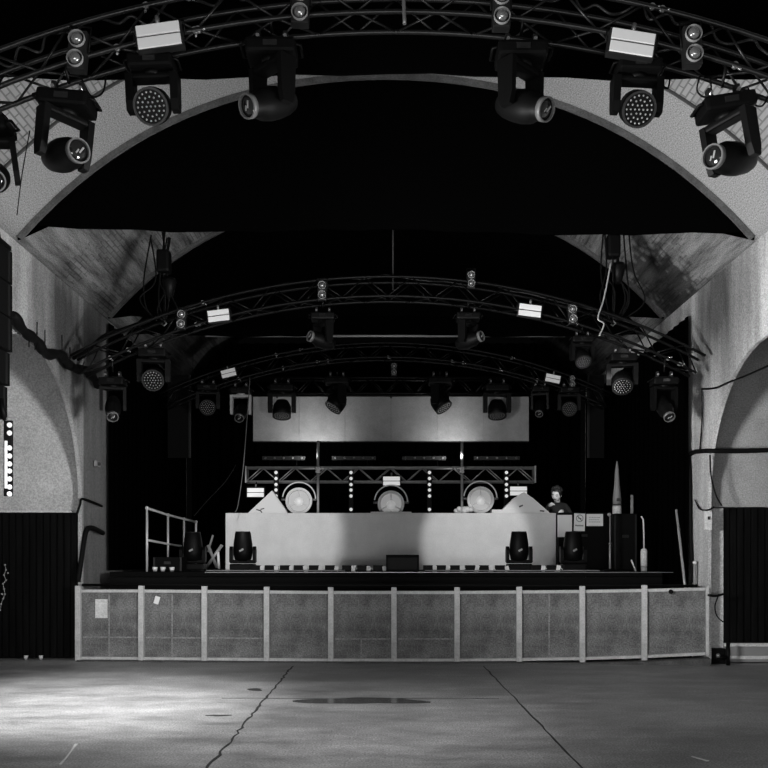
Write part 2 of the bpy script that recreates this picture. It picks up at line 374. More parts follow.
struct(MB().box((-7.05, 14.22, 2.385), (3.9, 0.14, 0.03)).build('trim_5', LEDGE))
# floor joints and puddle
def ribbon(name, pts, wd, m, z=0.002, t=0.004, kind=True):
    b = MB(); V = [Vector(p) for p in pts]
    L_, R_ = [], []
    for i, p in enumerate(V):
        t_ = (V[min(i+1, len(V)-1)]-V[max(i-1, 0)]).normalized(); n_ = Vector((-t_.y, t_.x)); q = wd*(0.6+0.8*random.random())
        L_.append(p+n_*q/2); R_.append(p-n_*q/2)
    b.prism([(p.x, p.y) for p in L_+R_[::-1]], lambda u, v, w_: (u, v, w_), 0.0005, t)
    o = b.build(name, m); o.modifiers.new('tri', 'TRIANGULATE')
    return o
def wob(x0, y0, x1, y1, n, a): return [(x0+(x1-x0)*i/n+random.uniform(-a, a), y0+(y1-y0)*i/n) for i in range(n+1)]
struct(ribbon('trim_6', wob(-1.36, 5.5, -1.41, 13.2, 60, 0.018), 0.022, CRACK))
struct(ribbon('trim_7', wob(1.52, 5.5, 1.47, 13.2, 34, 0.008), 0.016, CRACK))
struct(ribbon('trim_8', [(x, 10.1+0.02*math.sin(x*3)) for x in [-1.9+0.1*i for i in range(33)]], 0.012, CRACK))
def blob(name, cx, cy, rx, ry, m, z, seed, n=34, am=0.25):
    rnd = random.Random(seed); ph = [rnd.uniform(0, 6.28) for _ in range(5)]
    pts = []
    for i in range(n):
        a = 2*PI*i/n; r = 1+sum(am/(j+1)*math.sin((j+2)*a+ph[j]) for j in range(5))
        pts.append((cx+rx*r*math.cos(a), cy+ry*r*math.sin(a)))
    o = MB().prism(pts, lambda u, v, w_: (u, v, w_), 0.0005, z).build(name, m); o.modifiers.new('tri', 'TRIANGULATE'); return o
tag(blob('puddle', -0.28, 9.93, 0.58, 0.25, WATER, 0.005, 3), 'shallow dark puddle on the concrete in the middle of the floor', 'puddle')
tag(blob('damp_patch', -1.62, 10.8, 0.1, 0.09, CRACK, 0.003, 5), 'small dark damp patch beside the cracked left floor joint', 'stain')
tag(blob('oil_stain', -1.72, 9.0, 0.1, 0.05, CRACK, 0.003, 8), 'small black stain on the floor left of the cracked joint', 'stain')
tag(blob('dropped_leaf', -4.0, 8.3, 0.035, 0.07, CRACK, 0.003, 12), 'tiny dark scrap on the brightest part of the floor', 'litter')
tag(ribbon('paint_mark', [(-2.55, 6.85), (-2.58, 7.05), (-2.64, 7.35), (-2.69, 7.6)], 0.02, LEDGE), 'thin white paint line on the floor near the bottom left', 'floor mark')
tag(ribbon('tape_scrap', [(2.56, 6.96), (2.49, 7.12)], 0.022, LEDGE), 'small white tape scrap on the dark right side of the floor', 'litter')

# ---------------------------------------------------------------- black drapes
def tympanum(D, zch, label, t=0.03, tilt=0.0):
    pts = [vp(4.9-9.8*i/40, 0.012) for i in range(41)]
    n = 24; low = []
    for i in range(n+1):
        u = -4.9+9.8*i/n; low.append((u, zch-tilt*u/4.9+0.05*math.cos(u/4.9*PI*2)*0.5+0.012*math.sin(i*2.1)))
    o = MB().prism(pts+low[0:], lambda u, v, w_: (u, w_, v), D, D+t).build('arch_drape', DRAPE)
    o.modifiers.new('tri', 'TRIANGULATE')
    return tag(o, label, 'drape')
tympanum(7.9, 5.975, 'black cloth filling the top of the vault just behind the nearest arched truss')
tympanum(11.62, 5.97, 'widest black cloth filling the arch head in the middle of the vault', tilt=0.04)
tympanum(15.4, 5.87, 'black cloth filling the arch head directly above the stage front')
tympanum(16.5, 5.84, 'rearmost black cloth hung across the vault over the stage')
def rib(D, label, w_=0.1, h=0.06, m=MIDG):
    pts = [vp(-4.88+9.76*i/40, 0.005) for i in range(41)]+[vp(4.88-9.76*i/40, h) for i in range(41)]
    o = MB().prism(pts, lambda u, v, w2: (u, w2, v), D-w_, D).build('arch_rib', m); o.modifiers.new('tri', 'TRIANGULATE')
    return tag(o, label, 'arch rib')
RIBM = noisy('dark_rib_steel', 0.05, 0.09, 5, fine=0.3)
rib(11.6, 'dark steel rib following the curve of the vault around the widest black cloth', 0.05, 0.075, RIBM)
rib(15.38, 'dark steel rib following the vault above the stage front', 0.05, 0.07, RIBM)
rib(10.37, 'thin dark conduit crossing the vault between brickwork and smooth plaster', 0.03, 0.03, INK)
def curtain(name, p0, p1, z0, z1, label, amp=0.05, wl=0.28):
    p0 = Vector(p0); p1 = Vector(p1); L_ = (p1-p0).length; n = int(L_/wl*8); d = (p1-p0).normalized(); nn = Vector((-d.y, d.x))
    A = []; 
    for i in range(n+1):
        q = p0+d*L_*i/n+nn*amp*math.sin(2*PI*i/8); A.append((q.x, q.y))
    B = [(x+nn.x*0.012, y+nn.y*0.012) for x, y in A][::-1]
    o = MB().prism(A+B, lambda u, v, w_: (u, v, w_), z0, z1).build(name, DRAPE); o.modifiers.new('tri', 'TRIANGULATE')
    return tag(o, label, 'curtain')
curtain('backdrop_curtain', (-4.75, 21.4), (4.75, 21.4), 1.42, 6.9, 'black pleated backdrop curtain across the rear of the stage')
curtain('side_curtain', (-4.84, 15.3), (-4.84, 21.2), 1.42, 5.75, 'black pleated curtain masking the left side of the stage', 0.012)
curtain('side_curtain', (4.84, 14.0), (4.84, 21.2), 0.3, 5.5, 'black pleated curtain masking the right side of the stage', 0.012)
curtain('skirt_curtain', (4.3, 13.98), (4.9, 13.98), 0.05, 1.1, 'short black cloth hanging behind the right end of the barrier', 0.02, 0.1)

# ---------------------------------------------------------------- stage
st = thing('stage', 'low black stage platform spanning the vault behind the panelled barrier', 'stage', (0, 14.72, 0))
MB().box((0, 3.3, 1.36), (9.3, 6.6, 0.08)).build('deck', DECK, st)
MB().box((0, 0.03, 0.66), (9.3, 0.06, 1.3)).build('fascia', BLK2, st)
MB().box((0.9, -0.006, 1.392), (7.9, 0.012, 0.012)).build('edge_trim', ALU, st)
for x in (-3, 0, 3):
    MB().box((x, 3.2, 0.66), (0.1, 6.2, 1.3)).build('leg', BLK2, st)

# ---------------------------------------------------------------- panelled barrier
posts = [79, 142, 205, 267, 331, 394, 457, 519, 582, 644, 707]
Ds = [13.9, 13.84, 13.78, 13.73, 13.7, 13.68, 13.66, 13.63, 13.58, 13.5, 13.38]
tops = [588.5, 588.5, 589, 589.5, 590, 590, 590, 589.5, 589, 588, 586.5]
bots = [660, 660.5, 661, 661.5, 662, 662, 662, 661.5, 660.5, 658.5, 655.5]
ordn = ['leftmost', 'second from left', 'third from left', 'fourth from left', 'fifth from left', 'fifth from right', 'fourth from right', 'third from right', 'second from right', 'rightmost']
look = ['pale paper square', 'torn white scrap', 'faint cross batten', 'plain mottled board', 'pale low batten', 'plain dark board', 'plain dark board', 'faint upright batten', 'plain dark board', 'black knob on top edge']
for i in range(10):
    a, b = P(posts[i], bots[i], Ds[i]), P(posts[i+1], bots[i+1], Ds[i+1])
    at, bt = P(posts[i], tops[i], Ds[i]), P(posts[i+1], tops[i+1], Ds[i+1])
    ang = math.atan2(b.y-a.y, b.x-a.x); L_ = math.hypot(b.x-a.x, b.y-a.y)
    t = thing('barrier_section', '%s grey barrier section below the stage, %s' % (ordn[i], look[i]), 'barrier', (a.x, a.y, 0), 'barrier sections along the stage front')
    t.rotation_euler = (0, 0, ang)
    def q(u, z, y=0):
        zb = a.z+(b.z-a.z)*u; ztp = at.z+(bt.z-at.z)*u
        return Vector((L_*u, y, zb+(ztp-zb)*z))
    def bar(u0, z0, u1, z1, w_, d, y=0):
        m_ = MB(); p0 = q(u0, z0, y); p1 = q(u1, z1, y); dd = (p1-p0); an = math.atan2(dd.z, dd.x)
        return m_.box((p0+p1)/2, (dd.length, d, w_), rot=(0, -an, 0), bev=0.004)
    MB().add([q(0.005, 0.01, y) for y in (0,)]+[q(.995, .01, 0), q(.995, .99, 0), q(.005, .99, 0)]+[q(0.005, 0.01, 0.02), q(.995, .01, 0.02), q(.995, .99, 0.02), q(.005, .99, 0.02)],
             [(0, 1, 2, 3), (7, 6, 5, 4), (0, 4, 5, 1), (1, 5, 6, 2), (2, 6, 7, 3), (3, 7, 4, 0)], False).build('board', BOARD, t)
    bar(0.03, 0.965, 0.97, 0.965, 0.045, 0.045, -0.015).build('top_rail', FRAME, t)
    bar(0.03, 0.03, 0.97, 0.03, 0.045, 0.045, -0.015).build('bottom_rail', FRAME, t)
    if i in (0, 1, 2, 4, 5): bar(0.06, 0.32, 0.94, 0.32, 0.025, 0.01, -0.004).build('cross_batten', STUDM, t)
    if i in (0, 1, 4, 7): bar(0.48, 0.06, 0.4801, 0.93 if i != 4 else 0.34, 0.025, 0.01, -0.004).build('upright_batten', STUDM, t)
    if i == 0: 
        o = MB().box(q(0.36, 0.72, -0.01), (0.2, 0.006, 0.3), bev=0.002).build('paper_notice', LEDGE, t); o['label'] = 'faded pale paper square'
    if i == 1:
        o = MB().box(q(0.24, 0.84, -0.012), (0.08, 0.006, 0.12), rot=(0, 0.3, 0)).build('paper_scrap', WHITE, t); o['label'] = 'torn white paper scrap'
    if i == 9: 
        o = MB().cyl(q(0.42, 0.94, -0.06), q(0.42, 0.94, -0.02), 0.035).build('knob', BLK, t); o['label'] = 'round black knob'
    pb = MB()
    pb.box((0, -0.025, (a.z+at.z)/2+0.01), (0.085, 0.07, at.z-a.z+0.07), bev=0.006); pb.build('post', FRAME, t)
    if i == 9:
        MB().box((L_, -0.025, (b.z+bt.z)/2), (0.045, 0.05, bt.z-b.z), bev=0.006).build('post', FRAME, t)
# plinth under the barrier
b_ = MB(); pts = [P(p, y, d) for p, y, d in zip(posts, bots, Ds)]
vs = []
for p in pts:
    vs += [(p.x, p.y-0.16, 0), (p.x, p.y-0.16, max(p.z-0.03, 0.02)), (p.x, p.y-0.068, max(p.z-0.02, 0.02)), (p.x, p.y-0.068, 0)]
fs = []
for i in range(10):
    for k in range(4): fs.append((i*4+k, i*4+(k+1) % 4, (i+1)*4+(k+1) % 4, (i+1)*4+k))
fs += [(0, 1, 2, 3), (43, 42, 41, 40)]
tag(b_.add(vs, fs, False).build('barrier_plinth', RIBM), 'low dark kick strip lying on the floor along the foot of the barrier', 'plinth')
rl = MB().tube([p+Vector((0, 0.14, 1.2-p.z+0.0)) for p in pts][0:10]+[pts[10]+Vector((-.1, 0.14, 1.2-pts[10].z))], 0.02)
tag(rl.build('barrier_handrail', BLK), 'black rail running just behind the top of the barrier', 'rail')

# ---------------------------------------------------------------- trusses
TR = {}
def chord_z(D, x, top=False):
    x0, zl, R, h = TR[D]; rr = R+h if top else R
    return zl-R+math.sqrt(rr*rr-(x-x0)**2)
def arch_truss(D, x0, zl, R, X, label, h=0.29, steel=STEEL, rc=0.022, rb=0.011, pl=0.34):
    t = thing('arched_truss', label, 'truss', (x0, D, zl))
    TR[D] = (x0, zl, R, h); A = math.asin(X/R)
    def q(a, r, y): return Vector((r*math.sin(a), y, r*math.cos(a)-R))
    for r in (R, R+h):
        for y in (-h/2, h/2):
            MB().tube([q(-A+2*A*i/40, r, y) for i in range(41)], rc, 8).build('chord', steel, t)
    n = int(2*A*R/pl/2)*2
    for i in range(n):
        a, b = -A+2*A*i/n, -A+2*A*(i+1)/n
        up = i % 2 == 0
        MB().cyl(q(a, R if up else R+h, -h/2), q(b, R+h if up else R, -h/2), rb, n=6).build('brace', steel, t)
        MB().cyl(q(a, R if up else R+h, h/2), q(b, R+h if up else R, h/2), rb, n=6).build('brace', steel, t)
        MB().cyl(q(a, R, -h/2 if up else h/2), q(b, R, h/2 if up else -h/2), rb, n=6).build('brace', steel, t)
    return t
FD = 7.6
STEELF = mat('front_truss_steel', 0.007, 0.35, 0.0, 0.3)
STEELR = mat('rear_truss_steel', 0.002, 0.4, 0.0, 0.16)
arch_truss(FD, 0.09, 1.6+538*FD/F, 9.3, 4.3, 'nearest arched box truss carrying the big moving lights at the top of the frame', steel=STEELF)
arch_truss(13.2, 0.03, 5.54, 9.8, 4.6, 'second arched box truss, spanning wall to wall over the barrier', steel=STEELR)
arch_truss(18.0, 0.0, 5.74, 10.5, 4.5, 'third arched box truss, deep over the middle of the stage', steel=STEELR)
def straight_truss(D, x0, x1, z0, z1, label, steel=STEEL, n=16, dep=0.3, rc=0.022, caps=None):
    t = thing('straight_truss', label, 'truss', ((x0+x1)/2, D, z0)); L_ = (x1-x0)/2; h = z1-z0
    for z in (0, h):
        for y in (-dep/2, dep/2): MB().cyl((-L_, y, z), (L_, y, z), rc, n=8).build('chord', steel, t)
    for i in range(n):
        a, b = -L_+2*L_*i/n, -L_+2*L_*(i+1)/n; up = i % 2
        for y in (-dep/2, dep/2):
            MB().cyl((a, y, h if up else 0), (b, y, 0 if up else h), rc*0.6, n=6).build('brace', steel, t)
    for s in (-1, 1):
        MB().box((s*L_, 0, h/2), (0.03, dep+0.05, h+0.06)).build('end_frame', steel, t)
    return t
ALUD = mat('grey_truss_aluminium', 0.34, 0.4, 0.3, 0.5)
straight_truss(19.5, (247-VX)*19.5/F, (534-VX)*19.5/F, P(0, 482, 19.5).z, P(0, 468, 19.5).z, 'bright straight truss right behind the booth carrying bulb strips', ALUD, 18)
straight_truss(19.6, (238-VX)*19.6/F, (532-VX)*19.6/F, P(0, 394.5, 19.6).z, P(0, 379, 19.6).z, 'dark straight truss along the top edge of the wide grey screen', STEELR, 20)
for D, py, x0, x1, lab in ((17, 336, 205, 565, 'long thin horizontal pipe above the third arched truss'),):
    a, b = P(x0, py, D), P(x1, py, D)
    t = thing('hanging_pipe', lab, 'pipe', a); MB().cyl((0, 0, 0), b-a, 0.022).build('pipe', ALUD, t)
    for u in (0.03, 0.5, 0.97): MB().cyl((b-a)*u, (b-a)*u+Vector((0, 0, 1.1)), 0.006, n=5).build('wire', STEEL, t)
# upright posts behind the booth
for px, lab in ((318, 'thin grey upright pole left of centre behind the booth'), (462, 'thin grey upright pole right of centre behind the booth')):
    p = P(px, 512, 19.2); t = thing('upright_pole', lab, 'pole', (p.x, 19.2, 1.4))
    MB().cyl((0, 0, 0.02), (0, 0, P(0, 441, 19.2).z-1.4), 0.03).build('pole', ALUD, t)
    MB().lathe([(0.07, 0), (0.07, 0.02), (0.04, 0.03)]).build('base', BLK, t)
    MB().box((0, 0, P(0, 470, 19.2).z-1.4), (0.1, 0.1, 0.14), bev=0.01).build('clamp', SHINY, t)

# ---------------------------------------------------------------- wide grey screen
sx0, sx1 = P(253, 441, 20).x, P(529, 441, 20).x; zb, ztp = P(0, 441, 20).z, P(0, 396, 20).z
t = thing('video_screen', 'wide low grey screen hanging above the truss behind the booth', 'screen', ((sx0+sx1)/2, 20, zb))
nn = 6
for i in range(nn):
    ww = (sx1-sx0)/nn; MB().box((-(sx1-sx0)/2+ww*(i+0.5), 0.04, (ztp-zb)/2), (ww-0.004, 0.07, ztp-zb), bev=0.002).build('screen_tile', SCREENM, t)
MB().box((0, 0.1, (ztp-zb)/2), ((sx1-sx0), 0.04, ztp-zb+0.04)).build('back_frame', BLK, t)
for u in (-2.6, -1.3, 0, 1.3, 2.6): MB().tube([(u, 0.1, ztp-zb-0.02), (u, 0.1, 5.31-zb), (u, -0.26, 5.31-zb)], 0.02).build('hanger', STEEL, t)

# ---------------------------------------------------------------- booth
D0 = 18.0; bx0, bx1 = P(225.5, 0, D0).x, P(556, 0, D0).x; bz = P(0, 513, D0).z
t = thing('dj_booth', 'long pale DJ booth standing across the middle of the stage', 'booth', ((bx0+bx1)/2, D0, 1.4)); W_ = bx1-bx0; H_ = bz-1.4
MB().box((0, 0.02, H_/2), (W_, 0.04, H_), bev=0.008).build('front_panel', BOOTH, t)
MB().box((0, 0.45, H_-0.03), (W_-0.02, 0.82, 0.04)).build('table_top', BLK2, t)
for s in (-1, 1): MB().box((s*(W_/2-0.03), 0.45, H_/2-0.02), (0.04, 0.82, H_-0.08)).build('side_panel', BLK2, t)
for s in (-1, 0, 1): MB().box((s*2.2, 0.8, H_/2-0.03), (0.06, 0.06, H_-0.06)).build('leg', BLK2, t)
# pyramids / slanted white cards on the booth
def wedge(name, pts, D, dep, label, m=WHITE):
    V = [P(x, y, D) for x, y in pts]; o = V[0]
    ob = MB().prism([(v.x-o.x, v.z-o.z) for v in V], lambda u, v, w_: (u, w_, v), 0, dep).build(name, m)
    ob.location = (o.x, D, o.z); return ob
tl = thing('slanted_prop', 'white triangular prop standing on the left end of the booth', 'prop', P(248, 513, 18.2))
o = wedge('face', [(248, 513), (287, 513), (285, 509), (272, 490.5)], 18.2, 0.25, ''); o.parent = tl; o.location = (0, 0, 0)
for (dx, dz, w_, r) in ((0.22, 0.06, 0.1, 0.3), (0.30, 0.085, 0.08, -0.3), (0.27, 0.035, 0.07, 0.9)):
    MB().box((dx, -0.006, dz), (w_, 0.01, 0.02), rot=(0, r, 0)).build('sticker', INK, tl)
tr = thing('slanted_prop', 'larger white triangular prop on the right end of the booth', 'prop', P(499, 513, 18.2))
o = wedge('face', [(499, 513), (550, 513), (533, 498), (524, 492), (514, 498), (505, 507)], 18.2, 0.25, ''); o.parent = tr; o.location = (0, 0, 0)
for (px, py, w_, r) in ((521, 506, 0.08, -0.4), (542, 511, 0.09, 0.1)):
    d = P(px, py, 18.2)-P(499, 513, 18.2); MB().box((d.x, -0.006, d.z), (w_, 0.01, 0.03), rot=(0, r, 0)).build('sticker', INK, tr)
# clutter on booth top
def onbooth(px, D): return Vector(((px-VX)*D/F, D, bz-0.0))
for px, w_, h, d, m, nm, lab, cat in (
    (503, 0.5, 0.08, 0.3, WHITE, 'media_player', 'flat white player lying on the booth beside the larger triangular prop', 'player'),
    (391, 0.85, 0.035, 0.3, WHITE, 'keyboard', 'thin white slab lying at the centre of the booth top', 'keyboard')):
    p = onbooth(px, 18.3); t = thing(nm, lab, cat, p)
    MB().box((0, 0, h/2), (w_, d, h), bev=0.01).build('case', m, t)
    for k in range(5): MB().cyl((-w_/2+w_*(k+0.5)/5, -0.05, h), (-w_/2+w_*(k+0.5)/5, -0.05, h+0.02), 0.012, n=8).build('knob', INK, t)
for px, s, lab in ((457, 0.9, 'small crumpled white cloth on the booth left of the right round lamp'), (467, 1.1, 'larger crumpled white cloth on the booth against the right round lamp')):
    p = onbooth(px, 18.35); b_ = MB(); rnd = random.Random(px)
    for k in range(7): b_.ball((rnd.uniform(-.09, .09)*s, rnd.uniform(-.06, .06), 0.07*s+rnd.uniform(-.01, .07)*s), 0.065*s, 8, (1, 1, rnd.uniform(.6, 1)))
    o = b_.build('crumpled_cloth', WHITE); o.location = p; tag(o, lab, 'cloth')

# ---------------------------------------------------------------- round lamps
def round_lamp(px, py, D, label):
    c = P(px, py, D); t = thing('round_lamp', label, 'stage lamp', (c.x, D, 1.4), 'big round lamps behind the booth'); zc = c.z-1.4; r = 0.29
    MB().lathe([(r, -0.03), (r+0.0, 0.05), (r-0.05, 0.06), (r-0.055, 0.0), (r-0.06, -0.03)], (0, 0, zc), (0, -1, 0), 32, closed=True).build('rim', PALE, t)
    MB().lathe([(r-0.06, 0.0), (r*0.7, -0.04), (0.02, -0.09), (0.001, -0.09)], (0, 0, zc), (0, -1, 0), 32).build('reflector', MIDLAMP, t)
    b_ = MB()
    for k in range(3):
        a = PI/2+k*2*PI/3; b_.cyl((0, -0.02, zc), (math.cos(a)*(r-0.05), -0.02, zc+math.sin(a)*(r-0.05)), 0.012, n=6)
    b_.build('spokes', PALE, t)
    MB().ball((0, -0.02, zc-0.02), 0.1, 16, (1, 0.5, 1)).build('bulb', GLOW, t)
    ry = r+0.07
    MB().tube([(math.cos(a)*ry, 0.02, zc+0.05+math.sin(a)*ry) for a in [PI*i/24-0.1+0.2*i/24*0 for i in range(25)]], 0.015, 8).build('yoke', PALE, t)
    for s in (-1, 1): MB().cyl((s*(r-0.01), 0.02, zc+0.03), (s*(ry+0.03), 0.02, zc+0.03), 0.025).build('knob', ALU, t)
    MB().lathe([(r-0.02, 0), (r-0.05, 0.15), (0.12, 0.26), (0.1, 0.3)], (0, 0.04, zc), (0, 1, 0), 24).build('housing', BLK, t)
    MB().cyl((0, 0.1, 0.02), (0, 0.1, zc-r+0.1), 0.03).build('stand', BLK, t)
    MB().lathe([(0.18, 0), (0.18, 0.02), (0.05, 0.04)], (0, 0.1, 0)).build('base', BLK, t)
MIDLAMP = mat('lamp_reflector', 0.35, 0.45, 0.0, 0.4, 0.16)
round_lamp(299, 501, 19.05, 'left big round lamp with spoked face and ring yoke behind the booth')
round_lamp(391, 504, 19.05, 'middle big round lamp set lowest behind the centre of the booth')
round_lamp(480.5, 500, 19.05, 'right big round lamp with ring yoke behind the booth')

# bulb strips
def bulb_strip(px, ys, D, label, grp, loc_z=None, r=0.038, sp=None):
    c = P(px, ys[0], D); t = thing('bulb_strip', label, 'light strip', c, grp)
    zz = [P(px, y, D).z-c.z for y in ys]
    MB().box((0, 0.05, (zz[0]+zz[-1])/2), (0.11, 0.06, abs(zz[-1]-zz[0])+0.13), bev=0.01).build('housing', BLK, t)
    for z in zz:
        o = MB().ball((0, 0, z), r, 12).build('bulb', BULB, t)
    MB().cyl((0.0, 0.08, zz[0]+0.02), (0.0, 0.2, zz[0]+0.02), 0.02).build('clamp', ALU, t)
for px, lab in ((276, 'upright bulb strip just above the left triangular prop'), (351, 'upright bulb strip between left and middle round lamps'),
                (429.5, 'upright bulb strip between middle and right round lamps'), (506.5, 'rightmost upright bulb strip on the truss behind the booth')):
    bulb_strip(px, [472.5, 478.5, 484.5, 490, 496] + ([509.5] if px > 300 else []), 19.25, lab, 'bulb strips on the truss behind the booth')
# white strobe panel prototype
PANEL_ON = mat('lit_lamp_face', 0.7, 0.5, 0, 0.4, 0.42)
def make_strobe(face=None):
    face = face or PANEL
    t = thing('strobe_panel', 'x', 'strobe light')
    MB().box((0, 0.05, 0), (0.40, 0.09, 0.215), bev=0.01).build('housing', GREYB, t)
    MB().box((0, -0.001, 0.052), (0.365, 0.02, 0.088), bev=0.004).build('lamp_face', face, t)
    MB().box((0, -0.001, -0.052), (0.365, 0.02, 0.088), bev=0.004).build('lamp_face', face, t)
    MB().tube([(-0.215, 0.05, 0), (-0.22, 0.05, 0.13), (0.22, 0.05, 0.13), (0.215, 0.05, 0)], 0.01, 6).build('bracket', BLK, t)
    MB().cyl((0, 0.05, 0.12), (0, 0.05, 0.19), 0.02).build('clamp', ALU, t)
    return t
strobe0 = make_strobe(); strobe1 = make_strobe(PANEL_ON); used = set()
def near(D):
    for k in TR:
        if abs(k-D) < 0.6: return k
STR = [(19.5, P(0, 482, 19.5).z, P(0, 468, 19.5).z), (19.6, P(0, 394.5, 19.6).z, P(0, 379, 19.6).z)]
def hang(o, loc, sc, off):
    # short tube from the fixture to the truss chord that carries it
    k = near(loc.y); c = []
    if k is not None: c = [(k-0.145, chord_z(k, loc.x)), (k-0.145, chord_z(k, loc.x, True))]
    elif loc.y > 19: c = [(q[0]-0.15, z) for q in STR for z in q[1:]]
    if not c: return
    y, z = min(c, key=lambda q: abs(q[1]-loc.z-0.05))
    q = o.matrix_basis.inverted() @ Vector((loc.x, y, z))
    if (Vector((loc.x, y, z))-Vector(loc)).length > 0.02:
        MB().cyl((0, 0.05 if off else 0, min(off, 0.1)), q, 0.014, n=6).build('hanger', STEEL, o)
def place(proto, loc, roll, label, grp, sc=1.0, yaw=0):
    if proto.name not in used:
        used.add(proto.name); o = proto; o.location = loc; o['label'] = label; o['group'] = grp
    else: o = dup(proto, loc, label, grp)
    o.rotation_euler = (0, math.radians(roll), math.radians(yaw)); o.scale = (sc,)*3
    hang(o, loc, sc, 0.15)
    return o
# roll > 0 turns right end down
for px, py, D, roll, s, lab in (
    (158.5, 35, FD-0.25, -8, 1.0, 'white two-bar strobe panel on the nearest truss, left side'),
    (632.5, 42.5, FD-0.25, 9, 1.0, 'white two-bar strobe panel on the nearest truss, right side'),
    (218.5, 315.5, 12.95, -7, 0.86, 'white strobe panel on the left half of the second arched truss'),
    (530, 310.5, 12.95, 7, 0.9, 'white strobe panel on the right half of the second arched truss'),
    (228.5, 373, 17.7, -14, 0.8, 'small white strobe panel left, on the third arched truss'),
    (553, 378.5, 17.7, 12, 0.8, 'small white strobe panel right, on the third arched truss'),
    (255.5, 492.5, 19.2, 0, 1.0, 'white lamp panel hanging above the left triangular prop'),
    (391.5, 481, 19.2, 0, 1.0, 'white lamp panel on the rear truss above the middle round lamp'),
    (518.5, 491, 19.2, 0, 1.0, 'white lamp panel hanging above the larger triangular prop')):
    place(strobe1 if D > 19 else strobe0, P(px, py, D), roll, lab, 'white strobe panels on the trusses', s)
# two-cell blinders
def make_blinder():
    t = thing('blinder_light', 'x', 'stage light')
    MB().box((0, 0.06, 0), (0.15, 0.1, 0.33), bev=0.012).build('housing', GREYB, t)
    for z in (0.083, -0.083):
        MB().lathe([(0.067, -0.02), (0.07, 0.03), (0.065, 0.03), (0.06, -0.02)], (0, 0.01, z), (0, -1, 0), 20, closed=True).build('rim', MIDG, t)
        o = MB().ball((0, 0.0, z), 0.05, 16).build('bulb', BULBD, t)
    MB().tube([(-0.085, 0.06, 0), (-0.09, 0.06, 0.22), (0.09, 0.06, 0.22), (0.085, 0.06, 0)], 0.008, 6).build('bracket', BLK, t)
    return t
bl0 = make_blinder()
for px, py, D, roll, s, lab in (
    (76, 48.5, FD-0.25, 5, 1, 'two-bulb blinder at the left end of the nearest truss'),
    (300, 2, FD-0.25, 2, 1, 'two-bulb blinder cut by the top edge of the frame, left of centre'),
    (502, 6, FD-0.25, 0, 1, 'two-bulb blinder near the top edge of the frame, right of centre'),
    (694, 43.5, FD-0.25, -3, 1, 'two-bulb blinder at the right end of the nearest truss'),
    (181, 319, 12.95, 3, 0.85, 'two-bulb blinder at the left end of the second truss'),
    (322, 290, 12.95, 0, 0.85, 'two-bulb blinder on the second truss, left of centre'),
    (471.5, 279, 12.95, 0, 0.75, 'two-bulb blinder on the second truss, right of centre'),
    (573, 314, 12.95, -3, 0.85, 'two-bulb blinder at the right end of the second truss'),
    (394, 369, 17.7, 0, 0.75, 'two-bulb blinder at the centre of the third truss'),
    (572.5, 381, 17.7, 0, 0.7, 'two-bulb blinder at the right end of the third truss')):
    place(bl0, P(px, py, D), roll, lab, 'two-bulb blinders on the trusses', s)

